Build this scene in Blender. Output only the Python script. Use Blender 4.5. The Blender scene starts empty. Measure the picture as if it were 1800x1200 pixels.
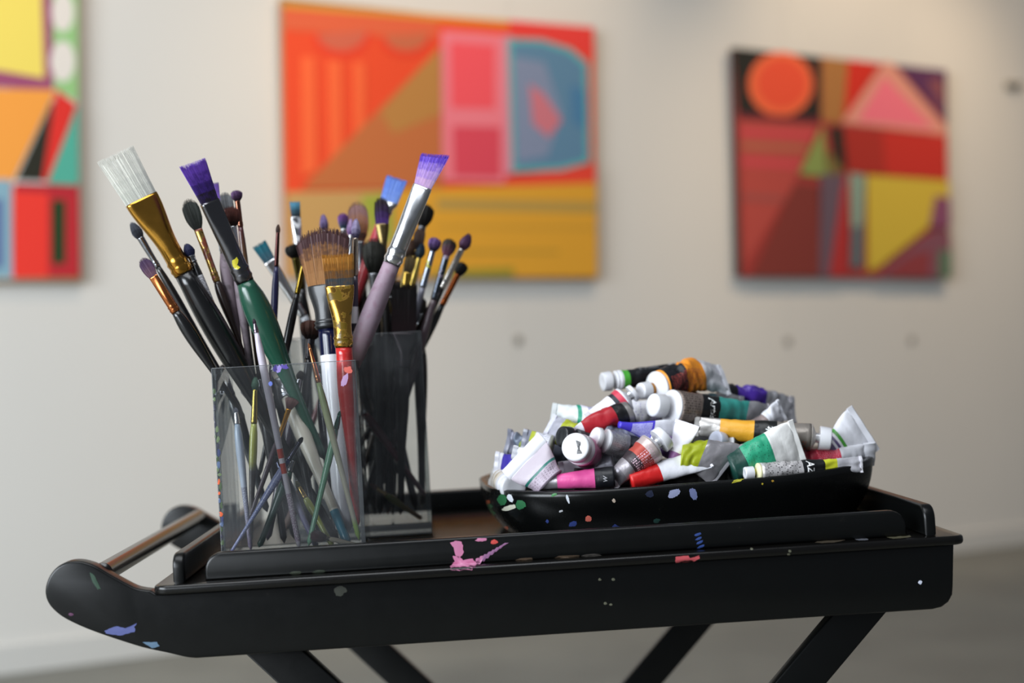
import bpy, bmesh, math, random
from mathutils import Matrix, Vector, noise
from mathutils.bvhtree import BVHTree

random.seed(11)
S = bpy.context.scene
COL = S.collection
PI = math.pi
V = Vector

# ------------------------------------------------------------------ camera, world, lights, exposure
CAM_H = 0.936
ROLL = 0.0185
cam_d = bpy.data.cameras.new('camera')
cam_d.sensor_width = 36.0
cam_d.lens = 50.0
cam_d.clip_start = 0.05
cam_d.dof.use_dof = True
cam_d.dof.focus_distance = 1.47
cam_d.dof.aperture_fstop = 2.3
cam_d.dof.aperture_blades = 0
cam = bpy.data.objects.new('camera', cam_d)
COL.objects.link(cam)
cam.matrix_world = Matrix.Translation((0, 0, CAM_H)) @ Matrix.Rotation(PI / 2, 4, 'X') @ Matrix.Rotation(-ROLL, 4, 'Z')
S.camera = cam

wd = bpy.data.worlds.new('world')
S.world = wd
wd.use_nodes = True
wd.node_tree.nodes['Background'].inputs[0].default_value = (0.80, 0.88, 1.0, 1)
wd.node_tree.nodes['Background'].inputs[1].default_value = 0.13


def area(name, loc, target, sx, sy, watts, col):
    d = bpy.data.lights.new(name, 'AREA')
    d.shape = 'RECTANGLE'
    d.size, d.size_y = sx, sy
    d.energy = watts
    d.color = col
    o = bpy.data.objects.new(name, d)
    COL.objects.link(o)
    o.location = loc
    o.rotation_euler = (V(target) - V(loc)).to_track_quat('-Z', 'Y').to_euler()
    return o


def spot(name, loc, target, watts, col, ang, blend=0.8):
    d = bpy.data.lights.new(name, 'SPOT')
    d.energy = watts
    d.color = col
    d.spot_size = math.radians(ang)
    d.spot_blend = blend
    d.shadow_soft_size = 0.04
    o = bpy.data.objects.new(name, d)
    COL.objects.link(o)
    o.location = loc
    o.rotation_euler = (V(target) - V(loc)).to_track_quat('-Z', 'Y').to_euler()
    return o


area('window_daylight', (-3.6, -1.15, 1.95), (-0.3, 2.2, 0.85), 3.0, 2.2, 295, (0.86, 0.93, 1.0))
area('front_fill', (-2.5, -3.0, 1.6), (-0.3, 1.6, 0.8), 1.6, 1.6, 52, (0.86, 0.93, 1.0))  # added fill lamp, brightens the brushes inside the front vase
area('overhead_area', (-0.6, 0.6, 3.4), (0.0, 1.8, 0.7), 2.4, 1.6, 55, (0.92, 0.96, 1.0))  # broad cool area lamp overhead

S.view_settings.view_transform = 'Standard'
S.view_settings.look = 'None'
S.view_settings.exposure = 0.0
S.view_settings.gamma = 1.0
S.view_settings.use_curve_mapping = False
S.cycles.caustics_reflective = False
S.cycles.caustics_refractive = False
S.cycles.max_bounces = 12
S.cycles.transparent_max_bounces = 24
S.cycles.use_denoising = True

# ------------------------------------------------------------------ frames: the trolley stands a little out of level
F = 2500.0                                   # focal length in pixels of an 1800 px wide frame
T = Matrix.Translation((-0.0014, 1.384, CAM_H - 0.2163)) @ (
    Matrix.Rotation(0.0376, 4, 'Z') @ Matrix.Rotation(-0.0386, 4, 'Y') @ Matrix.Rotation(-0.0148, 4, 'X'))
TI = T.inverted()


def ray(px, py):
    du, dv = px - 900.0, py - 600.0
    c, s = math.cos(ROLL), math.sin(ROLL)
    return V((du * c - dv * s, F, -(du * s + dv * c))) / F


O_T = TI @ V((0, 0, CAM_H))


def at(px, py, y):
    """sight line through a picture point, met with the plane y = const of the trolley frame"""
    d = TI.to_3x3() @ ray(px, py)
    return O_T + d * ((y - O_T.y) / d.y)


def at_z(px, py, z):
    d = TI.to_3x3() @ ray(px, py)
    return O_T + d * ((z - O_T.z) / d.z)


def scl(y):                                   # metres per pixel at trolley depth y
    return (1.384 + y) / F


# ------------------------------------------------------------------ materials
def lin(c):
    if isinstance(c, str):
        c = [int(c[i:i + 2], 16) / 255 for i in (1, 3, 5)]
    return tuple(((x / 12.92) if x <= 0.04045 else ((x + 0.055) / 1.055) ** 2.4) for x in c[:3]) + (1,)


def new_mat(name):
    m = bpy.data.materials.new(name)
    m.use_nodes = True
    nt = m.node_tree
    return m, nt, nt.nodes['Principled BSDF']


_mc = {}


def mat(col, rough=0.5, metal=0.0, coat=0.0, name=None, bump=0.0, bscale=200, spec=0.5):
    k = (col, rough, metal, coat, bump, bscale, spec)
    if k in _mc:
        return _mc[k]
    m, nt, b = new_mat(name or 'paint_' + str(col).strip('#'))
    b.inputs['Base Color'].default_value = lin(col)
    b.inputs['Roughness'].default_value = rough
    b.inputs['Metallic'].default_value = metal
    b.inputs['Coat Weight'].default_value = coat
    b.inputs['Coat Roughness'].default_value = 0.08
    b.inputs['Specular IOR Level'].default_value = spec
    b.inputs['Coat Weight'].default_value = 0.35
    b.inputs['Coat Roughness'].default_value = 0.12
    if bump:
        n = nt.nodes.new('ShaderNodeTexNoise')
        n.inputs['Scale'].default_value = bscale
        tc = nt.nodes.new('ShaderNodeTexCoord')
        nt.links.new(tc.outputs['Object'], n.inputs['Vector'])
        bp = nt.nodes.new('ShaderNodeBump')
        bp.inputs['Strength'].default_value = bump
        bp.inputs['Distance'].default_value = 0.002
        nt.links.new(n.outputs['Fac'], bp.inputs['Height'])
        nt.links.new(bp.outputs[0], b.inputs['Normal'])
    _mc[k] = m
    return m


def ramp_node(nt, stops, interp='CONSTANT'):
    r = nt.nodes.new('ShaderNodeValToRGB')
    r.color_ramp.interpolation = interp
    e = r.color_ramp.elements
    while len(e) > 1:
        e.remove(e[-1])
    e[0].position = max(0.0, stops[0][0])
    e[0].color = lin(stops[0][1]) if not isinstance(stops[0][1], float) else (stops[0][1],) * 3 + (1,)
    for p, c in stops[1:]:
        x = e.new(min(1.0, max(0.0, p)))
        x.color = lin(c) if not isinstance(c, float) else (c,) * 3 + (1,)
    return r


def math_node(nt, op, a, b=None):
    n = nt.nodes.new('ShaderNodeMath')
    n.operation = op
    for i, x in enumerate((a, b)):
        if x is None:
            continue
        if isinstance(x, (int, float)):
            n.inputs[i].default_value = x
        else:
            nt.links.new(x, n.inputs[i])
    return n.outputs[0]


def uv_xy(nt):
    u = nt.nodes.new('ShaderNodeUVMap')
    s = nt.nodes.new('ShaderNodeSeparateXYZ')
    nt.links.new(u.outputs[0], s.inputs[0])
    return u.outputs[0], s.outputs[0], s.outputs[1]


def mix_rgb(nt, fac, a, b):
    m = nt.nodes.new('ShaderNodeMix')
    m.data_type = 'RGBA'
    if isinstance(fac, (int, float)):
        m.inputs[0].default_value = fac
    else:
        nt.links.new(fac, m.inputs[0])
    for i, x in ((6, a), (7, b)):
        if isinstance(x, (str, tuple)):
            m.inputs[i].default_value = lin(x)
        else:
            nt.links.new(x, m.inputs[i])
    return m.outputs[2]


def print_mask(nt, u, v, u0, u1, v0, v1, nu, nv, dens=0.5):
    """small print: rows of short dashes inside the window u0..u1, v0..v1"""
    nu, nv = nu * 2.2, nv * 2.6
    cmb = nt.nodes.new('ShaderNodeCombineXYZ')
    nt.links.new(math_node(nt, 'MULTIPLY', u, nu), cmb.inputs[0])
    nt.links.new(math_node(nt, 'FLOOR', math_node(nt, 'MULTIPLY', v, nv)), cmb.inputs[1])
    n = nt.nodes.new('ShaderNodeTexNoise')
    n.inputs['Scale'].default_value = 1.0
    n.inputs['Detail'].default_value = 2.0
    nt.links.new(cmb.outputs[0], n.inputs['Vector'])
    a = math_node(nt, 'GREATER_THAN', n.outputs['Fac'], dens)
    row = math_node(nt, 'LESS_THAN', math_node(nt, 'FRACT', math_node(nt, 'MULTIPLY', v, nv)), 0.55)
    w = math_node(nt, 'MULTIPLY', math_node(nt, 'GREATER_THAN', u, u0), math_node(nt, 'LESS_THAN', u, u1))
    w = math_node(nt, 'MULTIPLY', w, math_node(nt, 'GREATER_THAN', v, v0))
    w = math_node(nt, 'MULTIPLY', w, math_node(nt, 'LESS_THAN', v, v1))
    return math_node(nt, 'MULTIPLY', math_node(nt, 'MULTIPLY', a, row), w)


def handle_mat(stops, rough=0.3, worn=0.0, worn_col='#3a3230', prt=None, smooth=True):
    """lacquered wooden handle: colour along its length, paint wear, lettering"""
    m, nt, b = new_mat('handle_paint')
    _, u, v = uv_xy(nt)
    r = ramp_node(nt, stops, 'LINEAR' if smooth else 'CONSTANT')
    nt.links.new(u, r.inputs[0])
    c = r.outputs[0]
    if worn:
        tc = nt.nodes.new('ShaderNodeTexCoord')
        n = nt.nodes.new('ShaderNodeTexNoise')
        n.inputs['Scale'].default_value = 110
        n.inputs['Detail'].default_value = 6
        mp = nt.nodes.new('ShaderNodeMapping')
        nt.links.new(tc.outputs['Object'], mp.inputs[0])
        nt.links.new(mp.outputs[0], n.inputs['Vector'])
        f = ramp_node(nt, [(0.52, 0.0), (0.66, 1.0)], 'LINEAR')
        nt.links.new(n.outputs['Fac'], f.inputs[0])
        c = mix_rgb(nt, math_node(nt, 'MULTIPLY', f.outputs[0], worn), c, worn_col)
    if prt:
        u0, u1, v0, v1, col = prt
        k = print_mask(nt, u, v, u0, u1, v0, v1, 44, 10, 0.47)
        c = mix_rgb(nt, k, c, col)
    nt.links.new(c, b.inputs['Base Color'])
    b.inputs['Roughness'].default_value = rough
    b.inputs['Coat Weight'].default_value = 0.35 if rough < 0.45 else 0.0
    b.inputs['Coat Roughness'].default_value = 0.1
    return m


def bristle_mat(base, tip, mid=None, midp=0.45):
    m, nt, b = new_mat('bristle_hair')
    _, u, v = uv_xy(nt)
    tc = nt.nodes.new('ShaderNodeTexCoord')
    n = nt.nodes.new('ShaderNodeTexNoise')
    n.inputs['Scale'].default_value = 260
    n.inputs['Detail'].default_value = 3
    nt.links.new(tc.outputs['Object'], n.inputs['Vector'])
    x = math_node(nt, 'ADD', u, math_node(nt, 'MULTIPLY', math_node(nt, 'SUBTRACT', n.outputs['Fac'], 0.5), 0.5))
    st = [(0.08, base)] + ([(midp, mid)] if mid else []) + [(0.8, tip)]
    r = ramp_node(nt, st, 'LINEAR')
    nt.links.new(x, r.inputs[0])
    # strand to strand variation
    wn = nt.nodes.new('ShaderNodeTexWhiteNoise')
    wn.noise_dimensions = '1D'
    nt.links.new(v, wn.inputs['W'])
    hs = nt.nodes.new('ShaderNodeHueSaturation')
    nt.links.new(r.outputs[0], hs.inputs['Color'])
    nt.links.new(math_node(nt, 'ADD', 0.84, math_node(nt, 'MULTIPLY', wn.outputs['Value'], 0.3)), hs.inputs['Value'])
    nt.links.new(hs.outputs[0], b.inputs['Base Color'])
    b.inputs['Roughness'].default_value = 0.6
    return m


def metal_mat(col, rough=0.22, stain=None, amt=0.0):
    k = ('metal', col, rough, stain, amt)
    if k in _mc:
        return _mc[k]
    m, nt, b = new_mat('ferrule_metal')
    b.inputs['Metallic'].default_value = 1.0
    b.inputs['Roughness'].default_value = rough
    tc = nt.nodes.new('ShaderNodeTexCoord')
    n = nt.nodes.new('ShaderNodeTexNoise')
    n.inputs['Scale'].default_value = 90
    n.inputs['Detail'].default_value = 5
    nt.links.new(tc.outputs['Object'], n.inputs['Vector'])
    if stain:
        f = ramp_node(nt, [(0.62 - amt * 0.25, 0.0), (0.66 - amt * 0.2, 1.0)], 'LINEAR')
        nt.links.new(n.outputs['Fac'], f.inputs[0])
        nt.links.new(mix_rgb(nt, f.outputs[0], col, stain), b.inputs['Base Color'])
        nt.links.new(math_node(nt, 'SUBTRACT', 1.0, f.outputs[0]), b.inputs['Metallic'])
    else:
        b.inputs['Base Color'].default_value = lin(col)
    rr = math_node(nt, 'ADD', rough - 0.06, math_node(nt, 'MULTIPLY', n.outputs['Fac'], 0.16))
    nt.links.new(rr, b.inputs['Roughness'])
    _mc[k] = m
    return m


# ------------------------------------------------------------------ object helpers
def link(o):
    COL.objects.link(o)
    return o


def thing(name, label, cat, origin=(0, 0, 0), group=None, frame=None):
    o = bpy.data.objects.new(name, None)
    link(o)
    o.empty_display_size = 0.03
    o.matrix_world = (T if frame is None else frame) @ Matrix.Translation(origin)
    o['label'] = label
    o['category'] = cat
    if group:
        o['group'] = group
    o['_o'] = tuple(origin)
    return o


def part(name, bm, m, root, smooth=True, label=None, parent=None):
    """one mesh under a thing; coordinates come in the thing's frame (trolley frame for everything on the trolley)"""
    og = V(root['_o'])
    bmesh.ops.translate(bm, verts=bm.verts, vec=-og)
    me = bpy.data.meshes.new(name)
    bm.to_mesh(me)
    bm.free()
    for x in (m if isinstance(m, (list, tuple)) else [m]):
        me.materials.append(x)
    if smooth:
        for p in me.polygons:
            p.use_smooth = True
    o = bpy.data.objects.new(name, me)
    link(o)
    o.parent = parent or root
    if label:
        o['label'] = label
    return o


def sharp(bm, deg=35):
    a = math.radians(deg)
    for e in bm.edges:
        if len(e.link_faces) == 2 and e.calc_face_angle(0) > a:
            e.smooth = False
    return bm


def box_bm(x0, x1, y0, y1, z0, z1, bev=0.0, seg=2, bm=None):
    own = bmesh.new()
    r = bmesh.ops.create_cube(own, size=1)
    for v in own.verts:
        v.co = V((x0 + (v.co.x + .5) * (x1 - x0), y0 + (v.co.y + .5) * (y1 - y0), z0 + (v.co.z + .5) * (z1 - z0)))
    if bev:
        bmesh.ops.bevel(own, geom=own.edges[:], offset=bev, segments=seg, affect='EDGES', profile=0.5)
    if bm is None:
        return own
    join(bm, own)
    return bm


def join(bm, other):
    me = bpy.data.meshes.new('tmp')
    other.to_mesh(me)
    other.free()
    bm.from_mesh(me)
    bpy.data.meshes.remove(me)
    return bm


def prism_bm(poly, y0, y1, axis='Y', bev=0.0015):
    """outline in (a, b) extruded along an axis, edges eased"""
    bm = bmesh.new()

    def pt(a, b, c):
        return {'Y': V((a, c, b)), 'X': V((c, a, b)), 'Z': V((a, b, c))}[axis]
    v0 = [bm.verts.new(pt(a, b, y0)) for a, b in poly]
    v1 = [bm.verts.new(pt(a, b, y1)) for a, b in poly]
    f0 = bm.faces.new(v0)
    f1 = bm.faces.new(v1[::-1])
    n = len(poly)
    for i in range(n):
        bm.faces.new((v0[i], v0[(i + 1) % n], v1[(i + 1) % n], v1[i]))
    bmesh.ops.recalc_face_normals(bm, faces=bm.faces)
    if bev:
        es = list({e for f in (f0, f1) for e in f.edges})
        bmesh.ops.bevel(bm, geom=es, offset=bev, segments=3, affect='EDGES', profile=0.5)
    return sharp(bm, 40)


def frame_of(d, face=V((0, -1, 0)), roll=0.0):
    """axes for a rod along d: s across (in the picture), n towards the viewer, turned by roll degrees"""
    d = d.normalized()
    n = (face - d * face.dot(d))
    if n.length < 1e-4:
        n = V((0, 0, 1)) - d * d.z
    n.normalize()
    s = d.cross(n)
    r = math.radians(roll)
    return d, s * math.cos(r) + n * math.sin(r), n * math.cos(r) - s * math.sin(r)


def loft_bm(rings, uv=True, cap0=True, cap1=True, us=None):
    """rings: lists of points (same count); UV = (position along, angle)"""
    bm = bmesh.new()
    lay = bm.loops.layers.uv.new('UVMap')
    vs = [[bm.verts.new(p) for p in r] for r in rings]
    n = len(rings[0])
    k = len(rings)
    us = us or [i / (k - 1) for i in range(k)]
    for i in range(k - 1):
        for j in range(n):
            a, b = vs[i][j], vs[i][(j + 1) % n]
            c, d = vs[i + 1][(j + 1) % n], vs[i + 1][j]
            f = bm.faces.new((a, b, c, d))
            uvs = ((us[i], j / n), (us[i], (j + 1) / n), (us[i + 1], (j + 1) / n), (us[i + 1], j / n))
            for l, q in zip(f.loops, uvs):
                l[lay].uv = q
    for on, r, u in ((cap0, vs[0], us[0]), (cap1, vs[-1], us[-1])):
        if on:
            f = bm.faces.new(r)
            for l in f.loops:
                l[lay].uv = (u, 0.5)
    bmesh.ops.recalc_face_normals(bm, faces=bm.faces)
    return bm


def ell_ring(c, s, n, a, b, N=16, sq=1.0):
    out = []
    for j in range(N):
        t = 2 * PI * j / N
        ct, st = math.cos(t), math.sin(t)
        out.append(c + s * (a * math.copysign(abs(ct) ** sq, ct)) + n * (b * math.copysign(abs(st) ** sq, st)))
    return out


def lathe_bm(p0, d, prof, N=20, s=None, n=None):
    """prof: (distance along d, radius)"""
    d, ss, nn = frame_of(d)
    s = s or ss
    n = n or nn
    L = prof[-1][0] - prof[0][0]
    return loft_bm([ell_ring(p0 + d * q, s, n, r, r, N) for q, r in prof], us=[(q - prof[0][0]) / L for q, r in prof])


# ------------------------------------------------------------------ the room
wall_dir = ray(5200, 525)
wall_dir.z = 0
wall_dir.normalize()
WALL_D = 4.98
WN = V((wall_dir.y, -wall_dir.x, 0))          # wall normal, towards the room
WO = V((0, WALL_D, 0))
WM = Matrix((( wall_dir.x, WN.x, 0, WO.x), (wall_dir.y, WN.y, 0, WO.y), (0, 0, 1, 0), (0, 0, 0, 1)))   # x along wall, y out of wall, z up


def on_wall(px, py, off=0.0):
    d = ray(px, py)
    o = V((0, 0, CAM_H))
    k = (WO + WN * off - o).dot(WN) / d.dot(WN)
    return WM.inverted() @ (o + d * k)


def wall_mat():
    m, nt, b = new_mat('wall_plaster')
    tc = nt.nodes.new('ShaderNodeTexCoord')
    n = nt.nodes.new('ShaderNodeTexNoise')
    n.inputs['Scale'].default_value = 1.3
    n.inputs['Detail'].default_value = 4
    nt.links.new(tc.outputs['Object'], n.inputs['Vector'])
    nt.links.new(mix_rgb(nt, n.outputs['Fac'], '#dcd9d2', '#e4e1da'), b.inputs['Base Color'])
    n2 = nt.nodes.new('ShaderNodeTexNoise')
    n2.inputs['Scale'].default_value = 180
    nt.links.new(tc.outputs['Object'], n2.inputs['Vector'])
    bp = nt.nodes.new('ShaderNodeBump')
    bp.inputs['Strength'].default_value = 0.15
    bp.inputs['Distance'].default_value = 0.002
    nt.links.new(n2.outputs['Fac'], bp.inputs['Height'])
    nt.links.new(bp.outputs[0], b.inputs['Normal'])
    b.inputs['Roughness'].default_value = 0.75
    return m


def floor_mat():
    m, nt, b = new_mat('floor_concrete')
    tc = nt.nodes.new('ShaderNodeTexCoord')
    n = nt.nodes.new('ShaderNodeTexNoise')
    n.inputs['Scale'].default_value = 2.2
    n.inputs['Detail'].default_value = 7
    nt.links.new(tc.outputs['Object'], n.inputs['Vector'])
    r = ramp_node(nt, [(0.3, '#6f6e66'), (0.55, '#7d7c73'), (0.75, '#88867c')], 'LINEAR')
    nt.links.new(n.outputs['Fac'], r.inputs[0])
    nt.links.new(r.outputs[0], b.inputs['Base Color'])
    b.inputs['Roughness'].default_value = 0.42
    return m


def structure(name, bm, m, frame=None):
    me = bpy.data.meshes.new(name)
    bm.to_mesh(me)
    bm.free()
    me.materials.append(m)
    o = link(bpy.data.objects.new(name, me))
    if frame:
        o.matrix_world = frame
    o['kind'] = 'structure'
    return o


M_WALL = wall_mat()
structure('floor', box_bm(-6, 9, -3.5, 10, -0.1, 0), floor_mat())
M_BASE = mat('#d8d6d0', 0.5, name='baseboard_paint')
# the back wall is made of tall sheets with narrow recessed joints
seams = [on_wall(905, 590).x, on_wall(1385, 590).x, on_wall(1600, 590).x, on_wall(1762, 400).x]
wall = structure('wall_back', box_bm(-4.2, 7.0, -0.16, -0.006, 0, 3.6), mat('#a9a69e', 0.8, name='wall_joint'), WM)
wall['_o'] = (0, 0, 0)
edges_x = [-4.2] + seams + [4.2, 7.0]
for i in range(len(edges_x) - 1):
    part('wall_sheet', box_bm(edges_x[i] + 0.0009, edges_x[i + 1] - 0.0009, -0.006, 0.0, 0.0, 3.6), M_WALL, wall, smooth=False)
structure('baseboard_back', box_bm(-4.2, 7.0, 0.0, 0.014, 0.0, 0.085, 0.003), M_BASE, WM)

# small plates and a fixture on the wall
for px, py, lab in ((910, 598, 'small round grey cover plate on the wall below the yellow-bottomed painting'),
                    (1384, 600, 'small round grey cover plate on the wall below the painting with the red disc'),
                    (1602, 598, 'small round grey cover plate low on the wall under the painting\'s yellow corner')):
    c = on_wall(px, py)
    root = thing('wall_plate', lab, 'wall plate', (c.x, 0, c.z), 'round cover plates on the back wall', WM)
    part('plate', lathe_bm(V((c.x, 0, c.z)), V((0, 1, 0)), [(0, .017), (.003, .017), (.005, .015), (.006, .001)], 24), mat('#9c968a', 0.5), root)
    part('screw', lathe_bm(V((c.x, .0055, c.z)), V((0, 1, 0)), [(0, .004), (.0018, .0035), (.002, .0005)], 10), mat('#7c776e', 0.4, 0.6), root)
c = on_wall(1778, 151)
root = thing('wall_bracket', 'small dark fixture high on the wall at the far right edge', 'bracket', (c.x, 0, c.z), None, WM)
part('plate', box_bm(c.x - .045, c.x + .045, 0, .012, c.z - .016, c.z + .016, .003), mat('#8d8474', 0.5), root)
part('arm', box_bm(c.x - .012, c.x + .012, .012, .05, c.z - .008, c.z + .008, .003), mat('#7d7466', 0.5), root)


# ------------------------------------------------------------------ paintings
def canvas_print(root, shapes, off, corner_fn):
    """flat painted areas, each a hair above the one below it, on the face of the canvas"""
    bm = bmesh.new()
    mats = []
    for k, (col, poly) in enumerate(shapes):
        m = mat(col, 0.7, name='pigment')
        if m not in mats:
            mats.append(m)
        z = off + 0.0004 * (k + 1)
        pts = [on_wall(x, y, off) for x, y in poly]
        f = bm.faces.new([bm.verts.new((p.x, z, p.z)) for p in pts])
        f.material_index = mats.index(m)
    bmesh.ops.recalc_face_normals(bm, faces=bm.faces)
    for f in bm.faces:
        if f.normal.y < 0:
            f.normal_flip()
    return part('painted_image', bm, mats, root, smooth=False)


def ell(cx, cy, rx, ry, n=28, a0=0, a1=360):
    return [(cx + rx * math.cos(math.radians(a0 + (a1 - a0) * i / n)), cy + ry * math.sin(math.radians(a0 + (a1 - a0) * i / n))) for i in range(n)]


OFF = 0.04


def painting(label, quad, shapes, edge):
    q = [on_wall(x, y, OFF) for x, y in quad]
    x0 = (q[0].x + q[3].x) / 2
    x1 = (q[1].x + q[2].x) / 2
    z1 = (q[0].z + q[1].z) / 2
    z0 = (q[2].z + q[3].z) / 2
    root = thing('painting', label, 'painting', ((x0 + x1) / 2, 0, z0), 'abstract paintings on the back wall', WM)
    part('canvas', box_bm(x0, x1, 0.006, OFF, z0, z1, 0.002), mat(edge, 0.8, name='canvas'), root, smooth=False)
    for a, b, c_, d in ((x0 + .03, x1 - .03, z0 + .03, z0 + .07), (x0 + .03, x1 - .03, z1 - .07, z1 - .03)):
        part('stretcher_bar', box_bm(a, b, 0.0003, 0.0055, c_, d), mat('#b08a5a', 0.6), root, smooth=False)
    canvas_print(root, shapes, OFF, None)
    return q


Q2 = [(497, 5), (1043, 48), (1047, 487), (503, 489)]
sh2 = [('#f34c20', Q2),
       ('#e09a30', [(497, 5), (895, 36), (895, 46), (497, 14)]),
       ('#f03e36', [(895, 36), (1043, 48), (1045, 108), (1005, 82), (895, 62)]),
       ('#e8643c', [(498, 16), (770, 38), (770, 70), (498, 52)]),
       ('#f33c1e', ell(600, 58, 52, 44, 20, 0, 180)), ('#d8664a', ell(600, 54, 44, 36, 20, 0, 180)),
       ('#f33c1e', ell(714, 62, 47, 38, 20, 0, 180)), ('#cf6a45', ell(714, 58, 40, 32, 20, 0, 180)),
       ('#ff6a34', [(528, 100), (552, 100), (556, 300), (530, 310)]),
       ('#ff6a34', [(575, 105), (598, 108), (600, 262), (578, 282)]),
       ('#ff6a34', [(620, 108), (640, 112), (640, 230), (622, 245)]),
       ('#c8703a', [(773, 82), (776, 330), (528, 332)]),
       ('#bf8440', [(773, 82), (775, 200), (690, 235), (668, 198)]),
       ('#cba060', [(502, 338), (690, 334), (700, 488), (503, 489)]),
       ('#a3ae3c', [(632, 345), (690, 338), (690, 430), (650, 410)]),
       ('#f6808c', [(774, 54), (888, 62), (888, 322), (776, 318)]),
       ('#fb5660', [(790, 74), (868, 80), (868, 192), (792, 190)]),
       ('#e4485a', [(794, 222), (878, 224), (878, 312), (796, 310)]),
       ('#de8ca0', [(882, 62), (900, 64), (902, 306), (886, 306)]),
       ('#f0452f', [(886, 312), (1045, 288), (1046, 330), (886, 328)]),
       ('#5fb4b2', [(890, 68), (950, 70), (1002, 86), (1032, 112), (1035, 286), (985, 300), (898, 304)]),
       ('#5f88a6', [(898, 76), (950, 78), (998, 94), (1024, 116), (1027, 280), (982, 292), (904, 295)]),
       ('#8490ac', [(900, 100), (955, 110), (985, 200), (960, 275), (906, 285)]),
       ('#4a7fa8', [(1000, 150), (1026, 160), (1026, 230), (1004, 215)]),
       ('#d27884', [(928, 148), (952, 165), (985, 212), (962, 242), (934, 218)]),
       ('#e6a62c', [(690, 334), (1046, 322), (1047, 487), (700, 488)]),
       ('#b8974c', [(765, 350), (1046, 356), (1046, 374), (765, 368)]),
       ('#d29c30', [(765, 396), (1046, 398), (1046, 404), (765, 402)]),
       ('#c8982c', [(765, 438), (980, 440), (980, 446), (765, 446)]),
       ('#a3952c', [(760, 474), (900, 470), (900, 487), (760, 488)])]
painting('wide orange, pink and blue abstract painting with a yellow bottom half, mid-wall', Q2, sh2, '#a77a48')
Q3 = [(1288, 84), (1662, 124), (1668, 490), (1303, 485)]
sh3 = [('#ab3a34', Q3),
       ('#15170f', [(1288, 84), (1442, 100), (1442, 210), (1297, 200)]),
       ('#f86e3e', ell(1372, 148, 57, 57)), ('#f25230', ell(1374, 147, 44, 44)),
       ('#6a1a2a', [(1297, 198), (1442, 208), (1442, 218), (1298, 208)]),
       ('#b0763c', [(1444, 100), (1492, 105), (1480, 216), (1444, 213)]),
       ('#d82a14', [(1490, 105), (1546, 111), (1482, 212)]),
       ('#e59a86', [(1554, 108), (1478, 216), (1662, 238), (1662, 222), (1568, 112)]),
       ('#f7788a', [(1553, 134), (1506, 212), (1642, 226)]),
       ('#5c2c58', [(1572, 114), (1662, 124), (1663, 216)]),
       ('#8c4e54', [(1628, 140), (1656, 140), (1658, 200)]),
       ('#cc2c1e', [(1482, 224), (1663, 238), (1664, 316), (1488, 302)]),
       ('#b02a1c', [(1482, 224), (1550, 230), (1556, 308), (1488, 302)]),
       ('#bc4a40', [(1298, 210), (1436, 220), (1392, 330), (1306, 470)]),
       ('#d84650', [(1299, 226), (1432, 232), (1426, 244), (1299, 238)]),
       ('#b8684c', [(1300, 250), (1420, 256), (1416, 266), (1300, 262)]),
       ('#d84650', [(1300, 278), (1408, 284), (1402, 296), (1301, 290)]),
       ('#a85048', [(1302, 340), (1380, 345), (1370, 356), (1302, 352)]),
       ('#8c9c52', [(1444, 220), (1452, 312), (1402, 306)]),
       ('#1a2014', [(1456, 222), (1478, 222), (1486, 302), (1464, 270)]),
       ('#7c6c38', [(1452, 262), (1480, 300), (1452, 312)]),
       ('#85332a', [(1394, 322), (1436, 326), (1440, 486), (1316, 486)]),
       ('#6a5562', [(1440, 306), (1482, 308), (1462, 486), (1438, 486)]),
       ('#b62e2c', [(1478, 325), (1490, 302), (1490, 486), (1454, 486)]),
       ('#8ea694', [(1490, 304), (1518, 308), (1514, 400), (1494, 410)]),
       ('#5e7276', [(1494, 400), (1514, 395), (1512, 470), (1492, 470)]),
       ('#dabb3c', [(1520, 308), (1665, 318), (1665, 345), (1632, 396), (1604, 420), (1540, 470), (1522, 478)]),
       ('#8c4c6c', [(1640, 344), (1666, 348), (1667, 400), (1630, 398)]),
       ('#87505e', [(1552, 470), (1600, 432), (1640, 404), (1667, 408), (1668, 489), (1545, 486)]),
       ('#943a3e', [(1560, 474), (1600, 448), (1632, 440), (1628, 488), (1555, 487)]),
       ('#5e7a60', [(1646, 440), (1668, 440), (1668, 489), (1646, 489)])]
painting('square abstract painting with an orange-red disc and pink triangle, right of the middle one', Q3, sh3, '#3a2a20')
Q1 = [(-330, -118), (136, -30), (139, 487), (-325, 500)]
sh1 = [('#dfe0d8', Q1),
       ('#fae266', [(-330, -110), (74, -36), (80, 140), (-330, 90)]),
       ('#a24c72', [(72, -40), (90, -38), (94, 160), (78, 152)]), ('#a24c72', [(-330, 85), (0, 124), (80, 138), (94, 160), (0, 154), (-330, 118)]),
       ('#9acc84', [(90, -38), (136, -30), (137, 180), (95, 155)]),
       ('#ece4da', ell(110, 22, 20, 34)), ('#ece4da', ell(110, 108, 22, 36)),
       ('#ffa640', [(-330, 122), (0, 156), (98, 158), (22, 318), (-330, 310)]),
       ('#1e1e0c', [(94, 172), (28, 316), (78, 318)]),
       ('#e82a1e', [(98, 158), (134, 184), (86, 320), (74, 318)]),
       ('#52b29a', [(137, 182), (138, 328), (82, 322)]),
       ('#8ab2c2', [(-330, 310), (18, 316), (22, 487), (-326, 498)]),
       ('#5a6aa0', [(-20, 350), (4, 350), (4, 470), (-20, 470)]),
       ('#f83626', [(22, 326), (138, 328), (139, 487), (22, 489)]),
       ('#b81c2c', [(26, 322), (138, 326), (138, 342), (26, 336)]),
       ('#c41e2a', [(84, 340), (138, 342), (139, 487), (84, 487)]),
       ('#0f3a0c', [(90, 352), (114, 352), (114, 464), (90, 464)])]
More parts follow.
